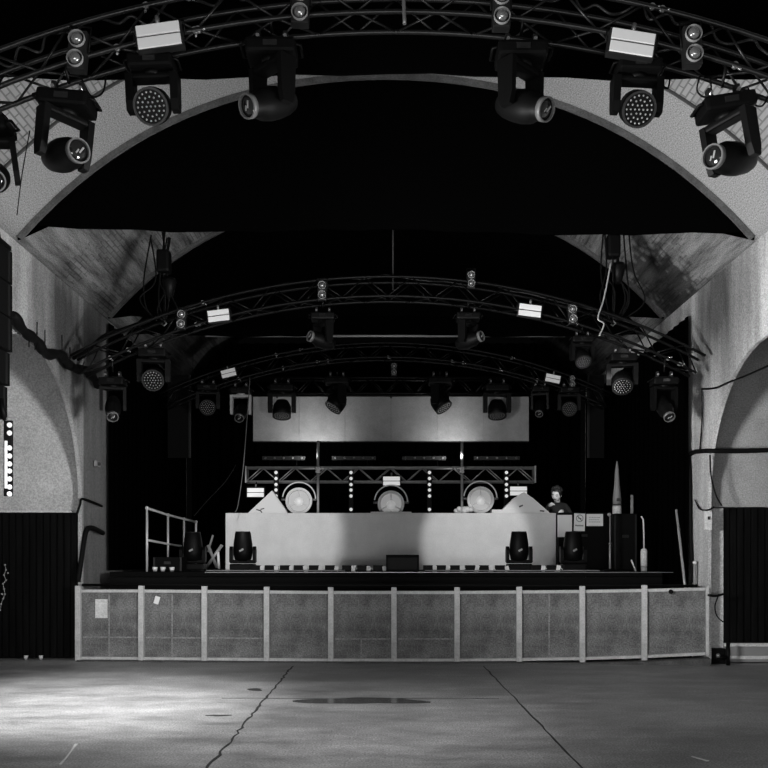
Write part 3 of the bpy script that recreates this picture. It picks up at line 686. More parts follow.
# ---------------------------------------------------------------- moving heads
YOKEG = mat('pale_yoke_paint', 0.3, 0.6)
RIMG = mat('lens_rim_grey', 0.1, 0.45)
def make_head(kind):
    t = thing('moving_head_light', 'x', 'moving light')
    b_ = MB()
    for s in (-1, 1): b_.box((s*0.12, 0, -0.045), (0.045, 0.07, 0.1), bev=0.008)
    b_.box((0, 0, -0.095), (0.34, 0.07, 0.02), bev=0.004)
    b_.build('clamp', GREYB, t)
    for s in (-1, 1):
        MB().cyl((s*0.12, -0.06, -0.05), (s*0.12, 0.06, -0.05), 0.016, n=8).build('bolt', SHINY, t)
    b_ = MB(); b_.box((0, 0, -0.175), (0.44, 0.3, 0.13), bev=0.03)
    for s in (-1, 1): b_.tube([(s*0.2, -0.1, -0.15), (s*0.26, -0.09, -0.16), (s*0.26, 0.09, -0.16), (s*0.2, 0.1, -0.15)], 0.014, 6)
    b_.build('base', BLK, t)
    MB().box((0, -0.152, -0.17), (0.12, 0.006, 0.05)).build('display', GLASS, t)
    w_ = 0.19 if kind == 'beam' else 0.2; th = 0.055 if kind == 'beam' else 0.075; PV = -0.62 if kind == 'beam' else -0.56
    b_ = MB(); b_.lathe([(0.1, 0), (0.09, -0.05)], (0, 0, -0.235)); b_.box((0, 0, -0.29), (2*w_+0.02, 0.15, 0.06), bev=0.02)
    for s in (-1, 1):
        b_.prism([(-0.085, -0.27), (0.085, -0.27), (0.075, PV+0.03), (0.05, PV-0.06), (-0.05, PV-0.06), (-0.075, PV+0.03)], lambda u, v, x, s=s: (s*x, u, v), w_-0.02, w_+th-0.02)
    b_.build('yoke', BLK, t)
    c = (0, 0, PV)
    if kind == 'beam':
        h = MB().lathe([(0.03, 0.25), (0.085, 0.24), (0.11, 0.18), (0.135, 0.05), (0.14, -0.02), (0.13, -0.14), (0.1, -0.2), (0.1, -0.28), (0.092, -0.285)], (0, 0, 0), (0, 1, 0), 20).build('head', BLK, t, c)
        MB().lathe([(0.088, -0.26), (0.101, -0.26), (0.101, -0.31), (0.088, -0.31)], (0, 0, 0), (0, 1, 0), 24, closed=True).build('rim', RIMG, h)
        MB().ball((0, -0.272, 0), 0.085, 16, (1, 0.35, 1)).build('lens', GLASS, h)
        MB().box((0.02, -0.306, 0.01), (0.014, 0.006, 0.06), rot=(0, 0.5, 0)).build('painted_glint', DOTS, h)  # pale slivers set on the lens as painted highlights
        MB().box((-0.015, -0.306, -0.01), (0.012, 0.006, 0.04), rot=(0, 0.5, 0)).build('painted_glint', DOTS, h)
    else:
        h = MB().lathe([(0.04, 0.17), (0.12, 0.15), (0.165, 0.06), (0.172, -0.05), (0.168, -0.12), (0.15, -0.13)], (0, 0, 0), (0, 1, 0), 24).build('head', BLK, t, c)
        MB().lathe([(0.15, -0.115), (0.17, -0.115), (0.17, -0.145), (0.15, -0.145)], (0, 0, 0), (0, 1, 0), 24, closed=True).build('rim', GREYB, h)
        d = MB()
        for R_, n in ((0, 1), (0.042, 6), (0.084, 12), (0.126, 18)):
            for k in range(n):
                a = 2*PI*k/n+0.2*R_; d.ball((R_*math.cos(a), -0.132, R_*math.sin(a)), 0.010, 6)
        d.build('led_face', DOTS, h)
    return t
def make_floor_head():
    t = thing('moving_head_light', 'x', 'moving light')
    b_ = MB(); b_.box((0, 0, -0.06), (0.4, 0.28, 0.11), bev=0.025); b_.build('base', BLK, t)
    for s in (-1, 1): MB().box((s*0.13, 0, -0.004), (0.05, 0.2, 0.012)).build('foot', GREYB, t)
    b_ = MB(); b_.box((0, 0, -0.15), (0.42, 0.14, 0.06), bev=0.02)
    for s in (-1, 1): b_.prism([(-0.07, -0.14), (0.07, -0.14), (0.07, -0.34), (0.03, -0.4), (-0.03, -0.4), (-0.07, -0.34)], lambda u, v, x, s=s: (s*x, u, v), 0.165, 0.215)
    b_.build('yoke', BLK, t)
    h = MB().lathe([(0.1, 0.2), (0.14, 0.17), (0.158, 0.06), (0.155, -0.08), (0.128, -0.26), (0.12, -0.275)], (0, 0, 0), (0, 1, 0), 22).build('head', BLK, t, (0, 0, -0.36))
    MB().lathe([(0.1, -0.265), (0.122, -0.265), (0.122, -0.285), (0.1, -0.285)], (0, 0, 0), (0, 1, 0), 22, closed=True).build('rim', GREYB, h)
    MB().ball((0, -0.26, 0), 0.1, 14, (1, 0.3, 1)).build('lens', GLASS, h)
    MB().box((0.0, 0.02, 0.158), (0.07, 0.03, 0.008), rot=(0, 0, 0.5)).build('badge', ALU, h)
    MB().box((0.0, 0.02, -0.158), (0.07, 0.03, 0.008), rot=(0, 0, 0.5)).build('badge', ALU, h)
    return t
floor0 = make_floor_head()
beam0 = make_head('beam'); wash0 = make_head('wash')
def place_head(proto, loc, roll, yaw, d, label, grp, sc=1.0, flip=False):
    if proto.name not in used: used.add(proto.name); o = proto; o.location = loc; o['label'] = label; o['group'] = grp
    else: o = dup(proto, loc, label, grp)
    R = Euler((PI if flip else 0, math.radians(roll), math.radians(yaw)))
    o.rotation_euler = R; o.scale = (sc,)*3
    dl = R.to_matrix().inverted() @ Vector(d).normalized()
    t = math.asin(max(-1, min(1, -dl.z))); p = math.atan2(dl.x, -dl.y) if abs(dl.z) < 0.999 else 0
    if not flip: hang(o, loc, sc, 0.0)
    # keep the yoke and head panned together
    for ch in o.children:
        n = ch.name.split('.')[0]
        if n == 'yoke': ch.rotation_euler = (0, 0, p)
        elif n == 'head': ch.rotation_euler = Euler((t, 0, 0)).to_matrix().to_4x4().to_euler() if abs(p) < 1e-6 else (Matrix.Rotation(p, 3, 'Z') @ Matrix.Rotation(t, 3, 'X')).to_euler()
    return o
G1 = 'moving lights hanging from the nearest truss'
for proto, px, py, roll, d, sc, lab in (
    (beam0, 69, 84, 5, (0.72, -0.7, -0.18), 1.0, 'large beam light hanging left on the nearest truss, lens turned right'),
    (wash0, 152, 49, -2, (0.0, -0.9, -0.5), 0.88, 'round-faced light full of small lenses, hanging left under the strobe panel'),
    (beam0, 272, 33, 0, (-0.62, -0.65, -0.42), 0.98, 'beam light left of centre on the nearest truss, lens turned to the left'),
    (beam0, 521, 36, 0, (0.62, -0.65, -0.42), 0.98, 'beam light right of centre on the nearest truss, lens turned to the right'),
    (wash0, 638, 53, 2, (0.0, -0.85, -0.55), 0.85, 'round-faced light full of small lenses, hanging right under the strobe panel'),
    (beam0, 722, 88, -9, (-0.85, -0.6, -0.2), 1.0, 'large beam light hanging right on the nearest truss, lens turned left'),
    (beam0, -14, 113, -8, (0.3, -0.7, -0.4), 0.9, 'beam light cut off by the left edge of the frame')):
    place_head(proto, P(px, py, FD-0.05), roll, 0, d, lab, G1, sc)
G2 = 'moving lights hanging from the second and third trusses'
for proto, px, py, D, d, sc, lab in (
    (beam0, 113, 372, 13.1, (0.2, -0.7, -0.7), 0.85, 'dim beam light hanging leftmost near the left wall above the stage'),
    (wash0, 154, 343, 13.1, (0.1, -0.9, -0.4), 0.95, 'dim round-faced light second from left above the stage'),
    (wash0, 208, 380, 17.9, (0.1, -0.9, -0.4), 0.95, 'dim round-faced light third from left above the stage'),
    (beam0, 241, 383, 17.9, (0.0, -0.8, -0.6), 0.95, 'beam light in a pale yoke just left of the wide grey screen'),
    (beam0, 664, 372, 13.1, (0.1, -0.7, -0.7), 0.85, 'dim beam light hanging rightmost near the right wall above the stage'),
    (wash0, 622, 348, 13.1, (-0.1, -0.6, -0.7), 0.9, 'dim round-faced light second from right above the stage'),
    (wash0, 569, 383, 17.9, (-0.1, -0.9, -0.4), 0.9, 'dim round-faced light just right of the wide grey screen'),
    (beam0, 540, 383, 17.9, (-0.2, -0.7, -0.7), 0.8, 'dim beam light tucked at the right end of the third truss'),
    (beam0, 323, 308, 13.1, (-0.5, -0.4, 0.1), 0.8, 'dim beam light under the second truss, left of centre'),
    (beam0, 468, 308, 13.1, (0.5, -0.4, 0.1), 0.8, 'dim beam light under the second truss, right of centre'),
    (wash0, 582, 332, 13.1, (0.1, -0.6, -0.7), 0.7, 'small dark light under the right part of the second truss'),
    (wash0, 282, 379, 19.35, (0, -0.3, -0.9), 1.2, 'dark moving light hanging in front of the screen, far left'),
    (wash0, 337, 372, 19.35, (-0.5, -0.25, -0.75), 1.2, 'dark moving light tilted in front of the screen, left of centre'),
    (wash0, 440, 372, 19.35, (0.5, -0.25, -0.75), 1.2, 'dark moving light tilted in front of the screen, right of centre'),
    (wash0, 497, 379, 19.35, (0, -0.3, -0.9), 1.2, 'dark moving light hanging in front of the screen, far right')):
    o = place_head(proto, P(px, py, D), 0, 0, d, lab, G2, sc)
    if 'pale yoke' in lab:
        for ch in o.children:
            if ch.name.startswith('yoke'): ch.data = ch.data.copy(); ch.data.materials[0] = YOKEG
for px, D, sc, lab in ((243, 15.4, 1.07, 'black moving light standing on the stage before the left end of the booth'),
                   (519, 15.4, 1.07, 'black moving light standing on the stage before the right end of the booth'),
                   (573, 15.4, 1.07, 'black moving light standing on the stage below the paper notices'),
                   (193, 15.6, 1.07, 'black moving light standing on the stage by the left hand rail')):
    place_head(floor0, Vector(((px-VX)*D/F, D, 1.412)), 0, 180, (0.001, 0.02, 1), lab, 'moving lights standing on the stage', sc, True)

# ---------------------------------------------------------------- stage floor things
t = thing('monitor_speaker', 'black wedge monitor at the front centre of the stage', 'speaker', P(402.5, 573, 14.85)); t.location.z = 1.4
MB().prism([(0, 0), (0.35, 0), (0.35, 0.18), (0.12, 0.29), (0, 0.27)], lambda u, v, x: (x, u, v), -0.28, 0.28).build('cabinet', BLK2, t)
MB().box((0, -0.006, 0.14), (0.5, 0.01, 0.2)).build('grille', BLK, t)
rnd = random.Random(11)
xs = [256, 270, 285, 299, 314, 330, 347, 362, 378, 428, 441, 455, 470, 484, 500, 536, 551]
for i, px in enumerate(xs):
    p = P(px, 0, 15.2); side = 'left' if px < 386 else 'right'
    k = i if px < 386 else i-9
    k = (8-i) if px < 386 else i-9
    nth = ['first', 'second', 'third', 'fourth', 'fifth', 'sixth', 'seventh', 'eighth', 'ninth'][k]
    t = thing('floor_batten', 'low black light batten with white end, %s one %s the wedge monitor' % (nth, 'left of' if px < 386 else 'right of'), 'stage light', (p.x, 15.2, 1.4), 'low battens along the stage floor')
    wd = 0.17
    MB().box((0, 0, 0.06), (wd, 0.12, 0.1), bev=0.008).build('housing', BLK, t)
    MB().box((wd/2+0.03, -0.01, 0.05), (0.07, 0.1, 0.1+rnd.uniform(-.02, .02)), rot=(0, rnd.uniform(-.3, .3), 0)).build('end_plate', WHITE, t)
    if rnd.random() < 0.6: MB().tube([(wd/2, -0.03, 0.03), (wd/2+0.04, -0.06, 0.09), (wd/2+0.09, -0.05, 0.05), (wd/2+0.11, -0.04, 0.03)], 0.008, 5).build('plug_lead', WHITE, t)
# cables lying along the deck edge
for k, (x0, x1, lab) in enumerate(((206, 345, 'pale cable lying along the stage edge left of the wedge monitor'), (425, 600, 'pale cable lying along the stage edge right of the wedge monitor'))):
    pts = [P(x0+(x1-x0)*i/30, 0, 14.95+0.04*math.sin(i*1.3+k)) for i in range(31)]
    for p in pts: p.z = 1.41+0.01
    tag(MB().tube(pts, 0.011, 6).build('stage_cable', MIDG), lab, 'cable')
# hand rail at left of the stage
t = thing('stage_handrail', 'pale tubular hand rail at the left side of the stage', 'railing', P(147, 585, 15.0)); o0 = t.location.copy()
RAIL = mat('pale_rail_steel', 0.6, 0.4, 0.3)
def rel(px, py, D): return P(px, py, D)-o0
z0 = 1.4-o0.z
A_ = [(147, 508, 15.0), (168, 515, 16.0), (184, 519, 17.0), (196, 522, 18.0)]
MB().tube([rel(*a) for a in A_], 0.022).build('top_rail', RAIL, t)
MB().tube([rel(147, 540, 15.0), rel(168, 544, 16.0), rel(181, 546, 16.9)], 0.02).build('mid_rail', RAIL, t)
for a in A_:
    p = rel(*a); MB().cyl((p.x, p.y, z0), p, 0.02).build('post', RAIL, t)
    MB().ball(p, 0.035, 8).build('joint', RAIL, t)
# flight cases and folded chairs at left of the booth
t = thing('folded_stand', 'tangle of folded grey stand legs leaning left of the booth', 'stand', P(215, 571, 16.8)); o0 = t.location.copy(); o0.z = 1.4; t.location = o0
for a, b, r, m in (((206, 568), (222, 545), 0.03, ALUD), ((208, 545), (217, 568), 0.03, MIDG), ((213, 535), (208, 552), 0.02, MIDG), ((218, 552), (219, 569), 0.025, PALE)):
    pa, pb = rel(*a, 16.8), rel(*b, 16.8); pa.z = max(pa.z, 0.02); pb.z = max(pb.z, 0.02); MB().cyl(pa, pb, r).build('tube', m, t)
def case(px0, px1, pyt, D, dep, name, lab, m=BLK2, h0=1.4):
    a, b = P(px0, pyt, D), P(px1, pyt, D); w_ = b.x-a.x; h = a.z-h0
    t = thing(name, lab, 'case', ((a.x+b.x)/2, D, h0))
    MB().box((0, dep/2, h/2+0.004), (w_, dep, h-0.008), bev=0.015).build('body', m, t)
    for s in (-1, 1):
        MB().box((s*(w_/2-0.02), -0.004, h/2), (0.03, 0.01, h*0.96)).build('edge_strip', GREYB, t)
    MB().box((0, -0.012, h*0.6), (0.12, 0.02, 0.05), bev=0.004).build('handle', GREYB, t)
    return t
case(153, 182, 557, 15.12, 0.45, 'flight_case', 'low black flight case behind the left hand rail')
b_ = P(155, 0, 15.1)
for px, D, lab in ((155, 14.9, 'small white cup on the stage at the foot of the hand rail'), (163, 14.9, 'white ball of cloth beside the cup near the hand rail'), (172, 14.9, 'small white packet right of the cup near the hand rail')):
    p = P(px, 0, D); p.z = 1.4; t = thing('litter_piece', lab, 'litter', p)
    MB().lathe([(0.03, 0), (0.045, 0.08), (0.04, 0.08), (0.027, 0.01)], closed=True).build('cup', WHITE, t)
# right black desk with notices
desk = case(557, 612, 512.5, 17.9, 0.5, 'equipment_desk', 'tall black equipment desk right of the booth with paper notices on it')
case(614, 637, 513.5, 16.5, 0.4, 'amplifier_rack', 'black amplifier rack on the right of the stage beside the microphone stand')
def sheet(px0, py0, px1, py1, nm, lab, fn=None, roll=0):
    a, b = P(px0, py0, 17.87), P(px1, py1, 17.87); c = (a+b)/2; w_ = b.x-a.x; h = a.z-b.z
    t = thing(nm, lab, 'sign', c); t.rotation_euler = (0, roll, 0)
    MB().box((0, 0, 0), (w_, 0.006, h)).build('sheet', WHITE, t)
    if fn: fn(t, w_, h)
sheet(557.5, 515, 572, 537, 'blank_paper', 'larger blank white sheet on the desk next to the booth')
def nosmoke(t, w_, h):
    MB().lathe([(0.062, 0), (0.075, 0), (0.075, 0.004), (0.062, 0.004)], (0, -0.004, 0.08), (0, -1, 0), 24, closed=True).build('ring', MIDG, t)
    MB().box((0, -0.006, 0.08), (0.13, 0.003, 0.014), rot=(0, 0.78, 0)).build('slash', INK, t)
    MB().box((0, -0.0055, 0.08), (0.07, 0.003, 0.012), rot=(0, 0.1, 0)).build('cigarette', INK, t)
    b2 = MB(); rr = random.Random(2)
    for k in range(9): b2.box((-w_/2+0.03+k*(w_-0.05)/9, -0.005, -0.07+0.004*rr.random()), (0.012, 0.003, 0.028))
    b2.build('lettering', INK, t)
sheet(574, 513.5, 585, 531, 'no_smoking_sign', 'narrow white no smoking sign in the middle of the notices', nosmoke, 0.03)
def lines(t, w_, h):
    b2 = MB(); rr = random.Random(4)
    for r in range(3):
        b2 = MB(); x = -w_/2+0.05
        while x < w_/2-0.07:
            l = rr.uniform(0.015, 0.035); b2.box((x+l/2, -0.0045, 0.05-r*0.045), (l, 0.003, 0.012)); x += l+0.012
        b2.build('text_line', MIDG, t)
sheet(586.5, 514, 603, 526, 'printed_notice', 'wide white notice with three lines of small print, rightmost of the notices', lines)
# items on and by the rack
p = P(617, 513.5, 16.75); t = thing('furled_banner', 'tall narrow white furled cloth standing on the amplifier rack', 'banner', (p.x, 16.75, P(0, 513.5, 16.5).z+0.002))
MB().lathe([(0.085, 0), (0.085, 0.12), (0.08, 0.16)], n=14).build('foot', LEDGE, t)
MB().lathe([(0.088, 0.165), (0.086, 0.19)], n=14).build('band', INK, t)
MB().lathe([(0.08, 0.195), (0.082, 0.3), (0.05, 0.6), (0.035, 0.85), (0.015, 1.0), (0.004, 1.02)], n=14).build('cloth', MIDG, t)
MB().box((0.0, -0.09, 0.27), (0.06, 0.01, 0.06)).build('emblem', INK, t)
p = P(632, 513.5, 16.7); t = thing('grey_tube', 'short upright grey tube on the amplifier rack right of the furled cloth', 'tube', (p.x, 16.7, P(0, 513.5, 16.5).z+0.002))
MB().cyl((0, 0, 0), (0, 0, 0.34), 0.03).build('tube', MIDG, t); MB().ball((0, 0, 0.34), 0.03, 10).build('cap', MIDG, t)
p = P(610, 0, 16.0); t = thing('microphone_stand', 'thin microphone stand in front of the amplifier rack', 'microphone stand', (p.x, 16.0, 1.4))
MB().cyl((0, 0, 0.03), (0, 0, 0.5), 0.018).build('lower_tube', ALUD, t); MB().cyl((0, 0, 0.5), (0, 0, 1.0), 0.011).build('upper_tube', MIDG, t)
MB().lathe([(0.12, 0), (0.12, 0.02), (0.03, 0.04)]).build('base', BLK, t); MB().ball((0, 0, 0.5), 0.03, 8).build('clutch', ALU, t)
MB().ball((-0.02, -0.02, 1.03), 0.035, 10).build('microphone', ALUD, t)
p = P(644, 0, 15.2); t = thing('water_drum', 'pale cylindrical bottle with a bent pipe at the right of the stage', 'bottle', (p.x, 15.2, 1.4))
MB().lathe([(0.052, 0), (0.055, 0.02), (0.055, 0.1)], n=16).build('foot', MIDG, t)
MB().lathe([(0.055, 0.1), (0.058, 0.34), (0.05, 0.38), (0.03, 0.4)], n=16).build('body', LEDGE, t)
MB().tube([(0, 0, 0.4), (-0.005, 0, 0.75), (-0.01, 0, 0.9), (-0.05, 0, 0.96)], 0.014).build('pipe', LEDGE, t)
p0, p1 = Vector((4.78, 13.6, 0.03)), Vector((4.66, 14.05, 2.41))
t = thing('leaning_pole', 'grey pole leaning against the right curtain at the end of the stage', 'pole', p0); MB().cyl((0, 0, 0), p1-p0, 0.02).build('pole', ALUD, t); MB().ball((0, 0, 0.01), 0.028, 8).build('foot_cap', GREYB, t)
p = P(633, 0, 15.15); t = thing('drumstick', 'short pale stick leaning beside the cylindrical bottle', 'stick', (p.x, 15.15, 1.405)); MB().cyl((0.05, 0, 0), (-0.03, 0, 0.2), 0.012, n=8).build('stick', LEDGE, t)
# dark masking panels
for px0, px1, lab in ((168, 190, 'tall black hanging panel with a faint pale edge, left of the screen'), (588, 604, 'tall black hanging panel with a faint pale edge, right of the screen')):
    a, b = P(px0, 375, 18.8), P(px1, 458, 18.8); t = thing('masking_panel', lab, 'panel', ((a.x+b.x)/2, 18.8, b.z))
    MB().box((0, 0, (a.z-b.z)/2), (b.x-a.x, 0.05, a.z-b.z)).build('panel', BLK2, t)
    sgn = 1 if px0 < 386 else -1
    MB().box((sgn*(b.x-a.x)/2, -0.02, (a.z-b.z)/2), (0.05, 0.04, a.z-b.z), bev=0.005).build('edge', GREYB, t)
    for s in (-1, 1): MB().cyl((s*0.3, 0, a.z-b.z), (s*0.3, 0, a.z-b.z+0.45), 0.006, n=5).build('wire', STEEL, t)
# dim LED bars above rear truss
for x0, x1, lab in ((262, 305, 'first'), (332, 376, 'second'), (402, 446, 'third'), (474, 520, 'fourth')):
    a, b = P(x0, 458, 19.7), P(x1, 458, 19.7); t = thing('led_bar', 'dim horizontal light bar above the rear truss, %s from the left' % lab, 'light bar', (a+b)/2, 'dim light bars above the rear truss')
    MB().box((0, 0.04, 0), (b.x-a.x, 0.07, 0.09), bev=0.006).build('housing', GREYB, t)
    for k in range(5): MB().ball((-(b.x-a.x)*0.42+(b.x-a.x)*0.21*k, 0, 0), 0.03, 8).build('lens', ALU, t)
    for s in (-1, 1): MB().cyl((s*0.3, 0.04, -0.04), (s*0.3, -0.1, -0.2+0.01), 0.012, n=6).build('bracket', STEEL, t)

# ---------------------------------------------------------------- person
def person():
    D = 18.98; hx = P(556, 493, D).x; base = Vector((hx+0.03, D, 1.4))
    t = thing('person', 'person with dark hair in black clothing leaning over the right end of the booth', 'person', base)
    J = {'pel': (0.05, 0.02, 0.92), 'sp': (0.03, 0.0, 1.1), 'ch': (0.0, -0.04, 1.3), 'nk0': (-0.02, -0.07, 1.43), 'nk': (-0.03, -0.1, 1.5),
         'shl': (-0.19, -0.06, 1.37), 'ell': (-0.3, -0.22, 1.2), 'wrl': (-0.24, -0.42, 1.36),
         'shr': (0.18, -0.03, 1.36), 'elr': (0.27, -0.16, 1.16), 'wrr': (0.02, -0.4, 1.24),
         'hl': (-0.06, 0.02, 0.88), 'knl': (-0.09, -0.02, 0.48), 'anl': (-0.09, 0.03, 0.08), 'tol': (-0.11, -0.13, 0.035),
         'hr': (0.15, 0.02, 0.88), 'knr': (0.17, -0.01, 0.48), 'anr': (0.18, 0.04, 0.08), 'tor': (0.2, -0.12, 0.035)}
    rad = {'pel': .15, 'sp': .135, 'ch': .16, 'nk0': .07, 'nk': .052, 'shl': .075, 'ell': .047, 'wrl': .034, 'shr': .075, 'elr': .047, 'wrr': .034,
           'hl': .095, 'knl': .062, 'anl': .045, 'tol': .035, 'hr': .095, 'knr': .062, 'anr': .045, 'tor': .035}
    E = [('pel', 'sp'), ('sp', 'ch'), ('ch', 'nk0'), ('nk0', 'nk'), ('ch', 'shl'), ('shl', 'ell'), ('ell', 'wrl'), ('ch', 'shr'), ('shr', 'elr'), ('elr', 'wrr'),
         ('pel', 'hl'), ('hl', 'knl'), ('knl', 'anl'), ('anl', 'tol'), ('pel', 'hr'), ('hr', 'knr'), ('knr', 'anr'), ('anr', 'tor')]
    def skin(name, J, rad, E, root, m, lv=2):
        ks = list(J); me = bpy.data.meshes.new(name); me.from_pydata([J[k] for k in ks], [(ks.index(a), ks.index(b)) for a, b in E], [])
        o = bpy.data.objects.new(name, me); C.objects.link(o); o.parent = t
        o.modifiers.new('skin', 'SKIN')
        if not me.skin_vertices: me.attributes  # created by the modifier
        sv = me.skin_vertices[0].data
        for i, k in enumerate(ks): sv[i].radius = (rad[k],)*2; sv[i].use_root = (k == root)
        s2 = o.modifiers.new('sub', 'SUBSURF'); s2.levels = lv; s2.render_levels = lv
        me.materials.append(m); return o
    try:
        skin('body', J, rad, E, 'pel', CLOTH)
    except Exception as ex:
        bm_ = MB()
        for a, b in E: bm_.tube([J[a], J[b]], [rad[a], rad[b]], 12)
        for k in J: bm_.ball(J[k], rad[k], 12)
        bm_.build('body', CLOTH, t)
    # hands with five fingers
    for nm, wr, dr in (('wrl', J['wrl'], Vector((0.25, -0.75, 0.2))), ('wrr', J['wrr'], Vector((-0.5, -0.7, -0.25)))):
        wv = Vector(wr); dr.normalize(); sd = dr.cross(Vector((0, 0, 1))).normalized(); up = sd.cross(dr); hb = MB()
        hb.tube([wv-dr*0.03, wv+dr*0.03, wv+dr*0.085], [0.03, 0.038, 0.036], 10)
        for k, ln in enumerate((0.065, 0.08, 0.075, 0.055)):
            s0 = wv+dr*0.08+sd*(-0.03+0.02*k); hb.tube([s0-dr*0.02, s0+dr*ln*0.45, s0+dr*ln*0.8-up*0.015, s0+dr*ln-up*0.04], [0.011, 0.01, 0.009, 0.007], 7)
        s0 = wv+dr*0.03-sd*0.03; hb.tube([s0, s0-sd*0.025+dr*0.025, s0-sd*0.03+dr*0.06-up*0.01], [0.014, 0.011, 0.008], 7)
        hb.build('hand', SKIN, t)
    # head, turned down and to the left
    H = bpy.data.objects.new('head', None)
    hb = MB(); hb.ball((0, 0, 0), 0.1, 24, (0.82, 0.98, 1.18))
    vs = []
    for v in hb.v:
        x, y, z = v
        if z < -0.02: f = 1-0.28*min(1, (-z-0.02)/0.09); x *= f; y = y*f-0.012*(1-f)/0.28
        vs.append((x, y, z))
    hb.v = vs
    hb.tube([(0, -0.088, 0.02), (0, -0.115, -0.015), (0, -0.1, -0.03)], [0.008, 0.014, 0.01], 8)
    for s in (-1, 1): hb.ball((s*0.083, 0.005, -0.005), 0.025, 10, (0.35, 0.7, 1.1))
    hb.tube([(0, 0.02, -0.05), (0, 0.03, -0.15)], [0.05, 0.05], 12)
    ho = hb.build('head', SKIN, t); bpy.data.objects.remove(H)
    ho.scale = (1.22,)*3; ho.location = (-0.045, -0.13, 1.6); ho.rotation_euler = (0.42, 0.1, -0.5)
    fb = MB()
    for s in (-1, 1): fb.ball((s*0.032, -0.084, 0.012), 0.011, 8, (1.2, 0.6, 0.7)); fb.tube([(s*0.016, -0.093, 0.034), (s*0.035, -0.09, 0.04), (s*0.052, -0.078, 0.034)], 0.006, 6)
    fb.tube([(-0.022, -0.083, -0.052), (0, -0.09, -0.054), (0.022, -0.083, -0.052)], 0.005, 6)
    o = fb.build('eyes_and_mouth', HAIR, ho)
    hr = MB(); hr.ball((0, 0.022, 0.028), 0.108, 24, (0.9, 0.95, 1.08))
    rr = random.Random(5)
    for k in range(26):
        a = rr.uniform(0, 2*PI); e = rr.uniform(0.25, 1.4); dx = Vector((math.cos(a)*math.cos(e), math.sin(a)*math.cos(e)*0.9+0.12, math.sin(e)))
        if dx.y < -0.5 and e < 0.7: continue
        c = Vector((0, 0.022, 0.028))+Vector((dx.x*0.092, dx.y*0.098, dx.z*0.112)); hr.ball(c, 0.034, 8)
    hr.v = [v if not (v[1] < -0.055 and v[2] < 0.062) else (v[0], -0.04, v[2]) for v in hr.v]
    hr.build('hair', HAIR, ho)
    return t
person()

# ---------------------------------------------------------------- left loudspeaker array and bulb strip below it
D = 10.3; x1 = P(14, 0, D+0.2).x-0.02; zt_, zb_ = P(0, 246, D).z, P(0, 418, D).z
t = thing('line_array_speaker', 'black loudspeaker array hanging at the left edge of the frame', 'speaker', (x1-0.25, D, zb_))
n = 5; hh = (zt_-zb_)/n
for i in range(n):
    s_ = 0.0 if i > 1 else 0.03*(2-i)
    cb = MB().prism([(-0.26, 0.01), (0.25-s_, 0.01), (0.25-s_, hh-0.01), (-0.26, hh-0.01)], lambda u, v, w_, i=i: (u, w_, v+i*hh), -0.2, 0.2).build('cabinet', BLK2, t)
    MB().box((0, -0.205, hh*(i+.5)), (0.44, 0.012, hh*0.8)).build('grille', BLK, cb)
    MB().box((0.252-s_, 0.1, hh*(i+.5)), (0.012, 0.05, hh*0.9)).build('rigging_link', GREYB, cb)
MB().box((0, 0, zt_-zb_+0.03), (0.5, 0.35, 0.05)).build('frame', STEEL, t)
for s in (-1, 1): MB().cyl((s*0.2, 0, zt_-zb_+0.04), (s*0.1, 0, zt_-zb_+0.8), 0.008, n=6).build('cable', STEEL, t)
c = P(9.5, 425, D); t = thing('bulb_strip', 'upright strip of round white bulbs hanging under the left loudspeaker array', 'light strip', c)
for y in (425, 433, 448, 456, 464, 471, 479, 487, 494):
    MB().ball((0, 0, P(0, y, D).z-c.z), 0.031, 10).build('bulb', BULB, t)
z1, z2 = P(0, 420, D).z-c.z, P(0, 496, D).z-c.z
MB().box((-0.03, 0.04, (z1+z2)/2), (0.1, 0.04, z1-z2), bev=0.006).build('housing', BLK, t)
MB().box((-0.045, 0.01, (P(0, 440, D).z+P(0, 489, D).z)/2-c.z), (0.025, 0.02, 0.56)).build('tube_lamp', BULB, t)
MB().tube([(-0.05, 0.02, z1), (-0.02, 0, z1+0.03), (0.06, 0, z1+0.02), (0.09, 0, z1-0.01)], 0.012, 6).build('hook', MIDG, t)
MB().tube([(-0.06, 0.02, z1), (-0.08, 0, z1+0.12), (-0.1, 0, z1+0.25)], 0.03, 8).build('strap', BLK, t)
# chain of glitter on the left gate
t = thing('hanging_chain', 'glinting chain hanging down the black slatted gate on the left', 'chain', P(5, 562, 14.1)); o0 = t.location.copy(); rr = random.Random(3); b_ = MB()
lk = [(5, 565), (6, 570), (4, 575), (6, 580), (3, 584), (4, 589), (5, 594), (3, 599), (1, 604), (0, 610), (8, 573), (2, 594)]
for px, py in lk: b_.ball(P(px, py, 14.1)-o0, 0.018, 6)
b_.tube([P(a[0], a[1], 14.11)-o0 for a in lk[:10]], 0.006, 5)
b_.build('chain', ALUD, t)
for px, lab in ((26, 'small white cup on the floor by the left gate, nearer the frame edge'), (41, 'small white cup on the floor by the left gate, nearer the barrier')):
    p = P(px, 0, 14.0); t = thing('paper_cup', lab, 'cup', (p.x, 14.0, 0)); MB().lathe([(0.025, 0), (0.035, 0.07), (0.03, 0.07), (0.022, 0.01)], closed=True).build('cup', LEDGE, t)

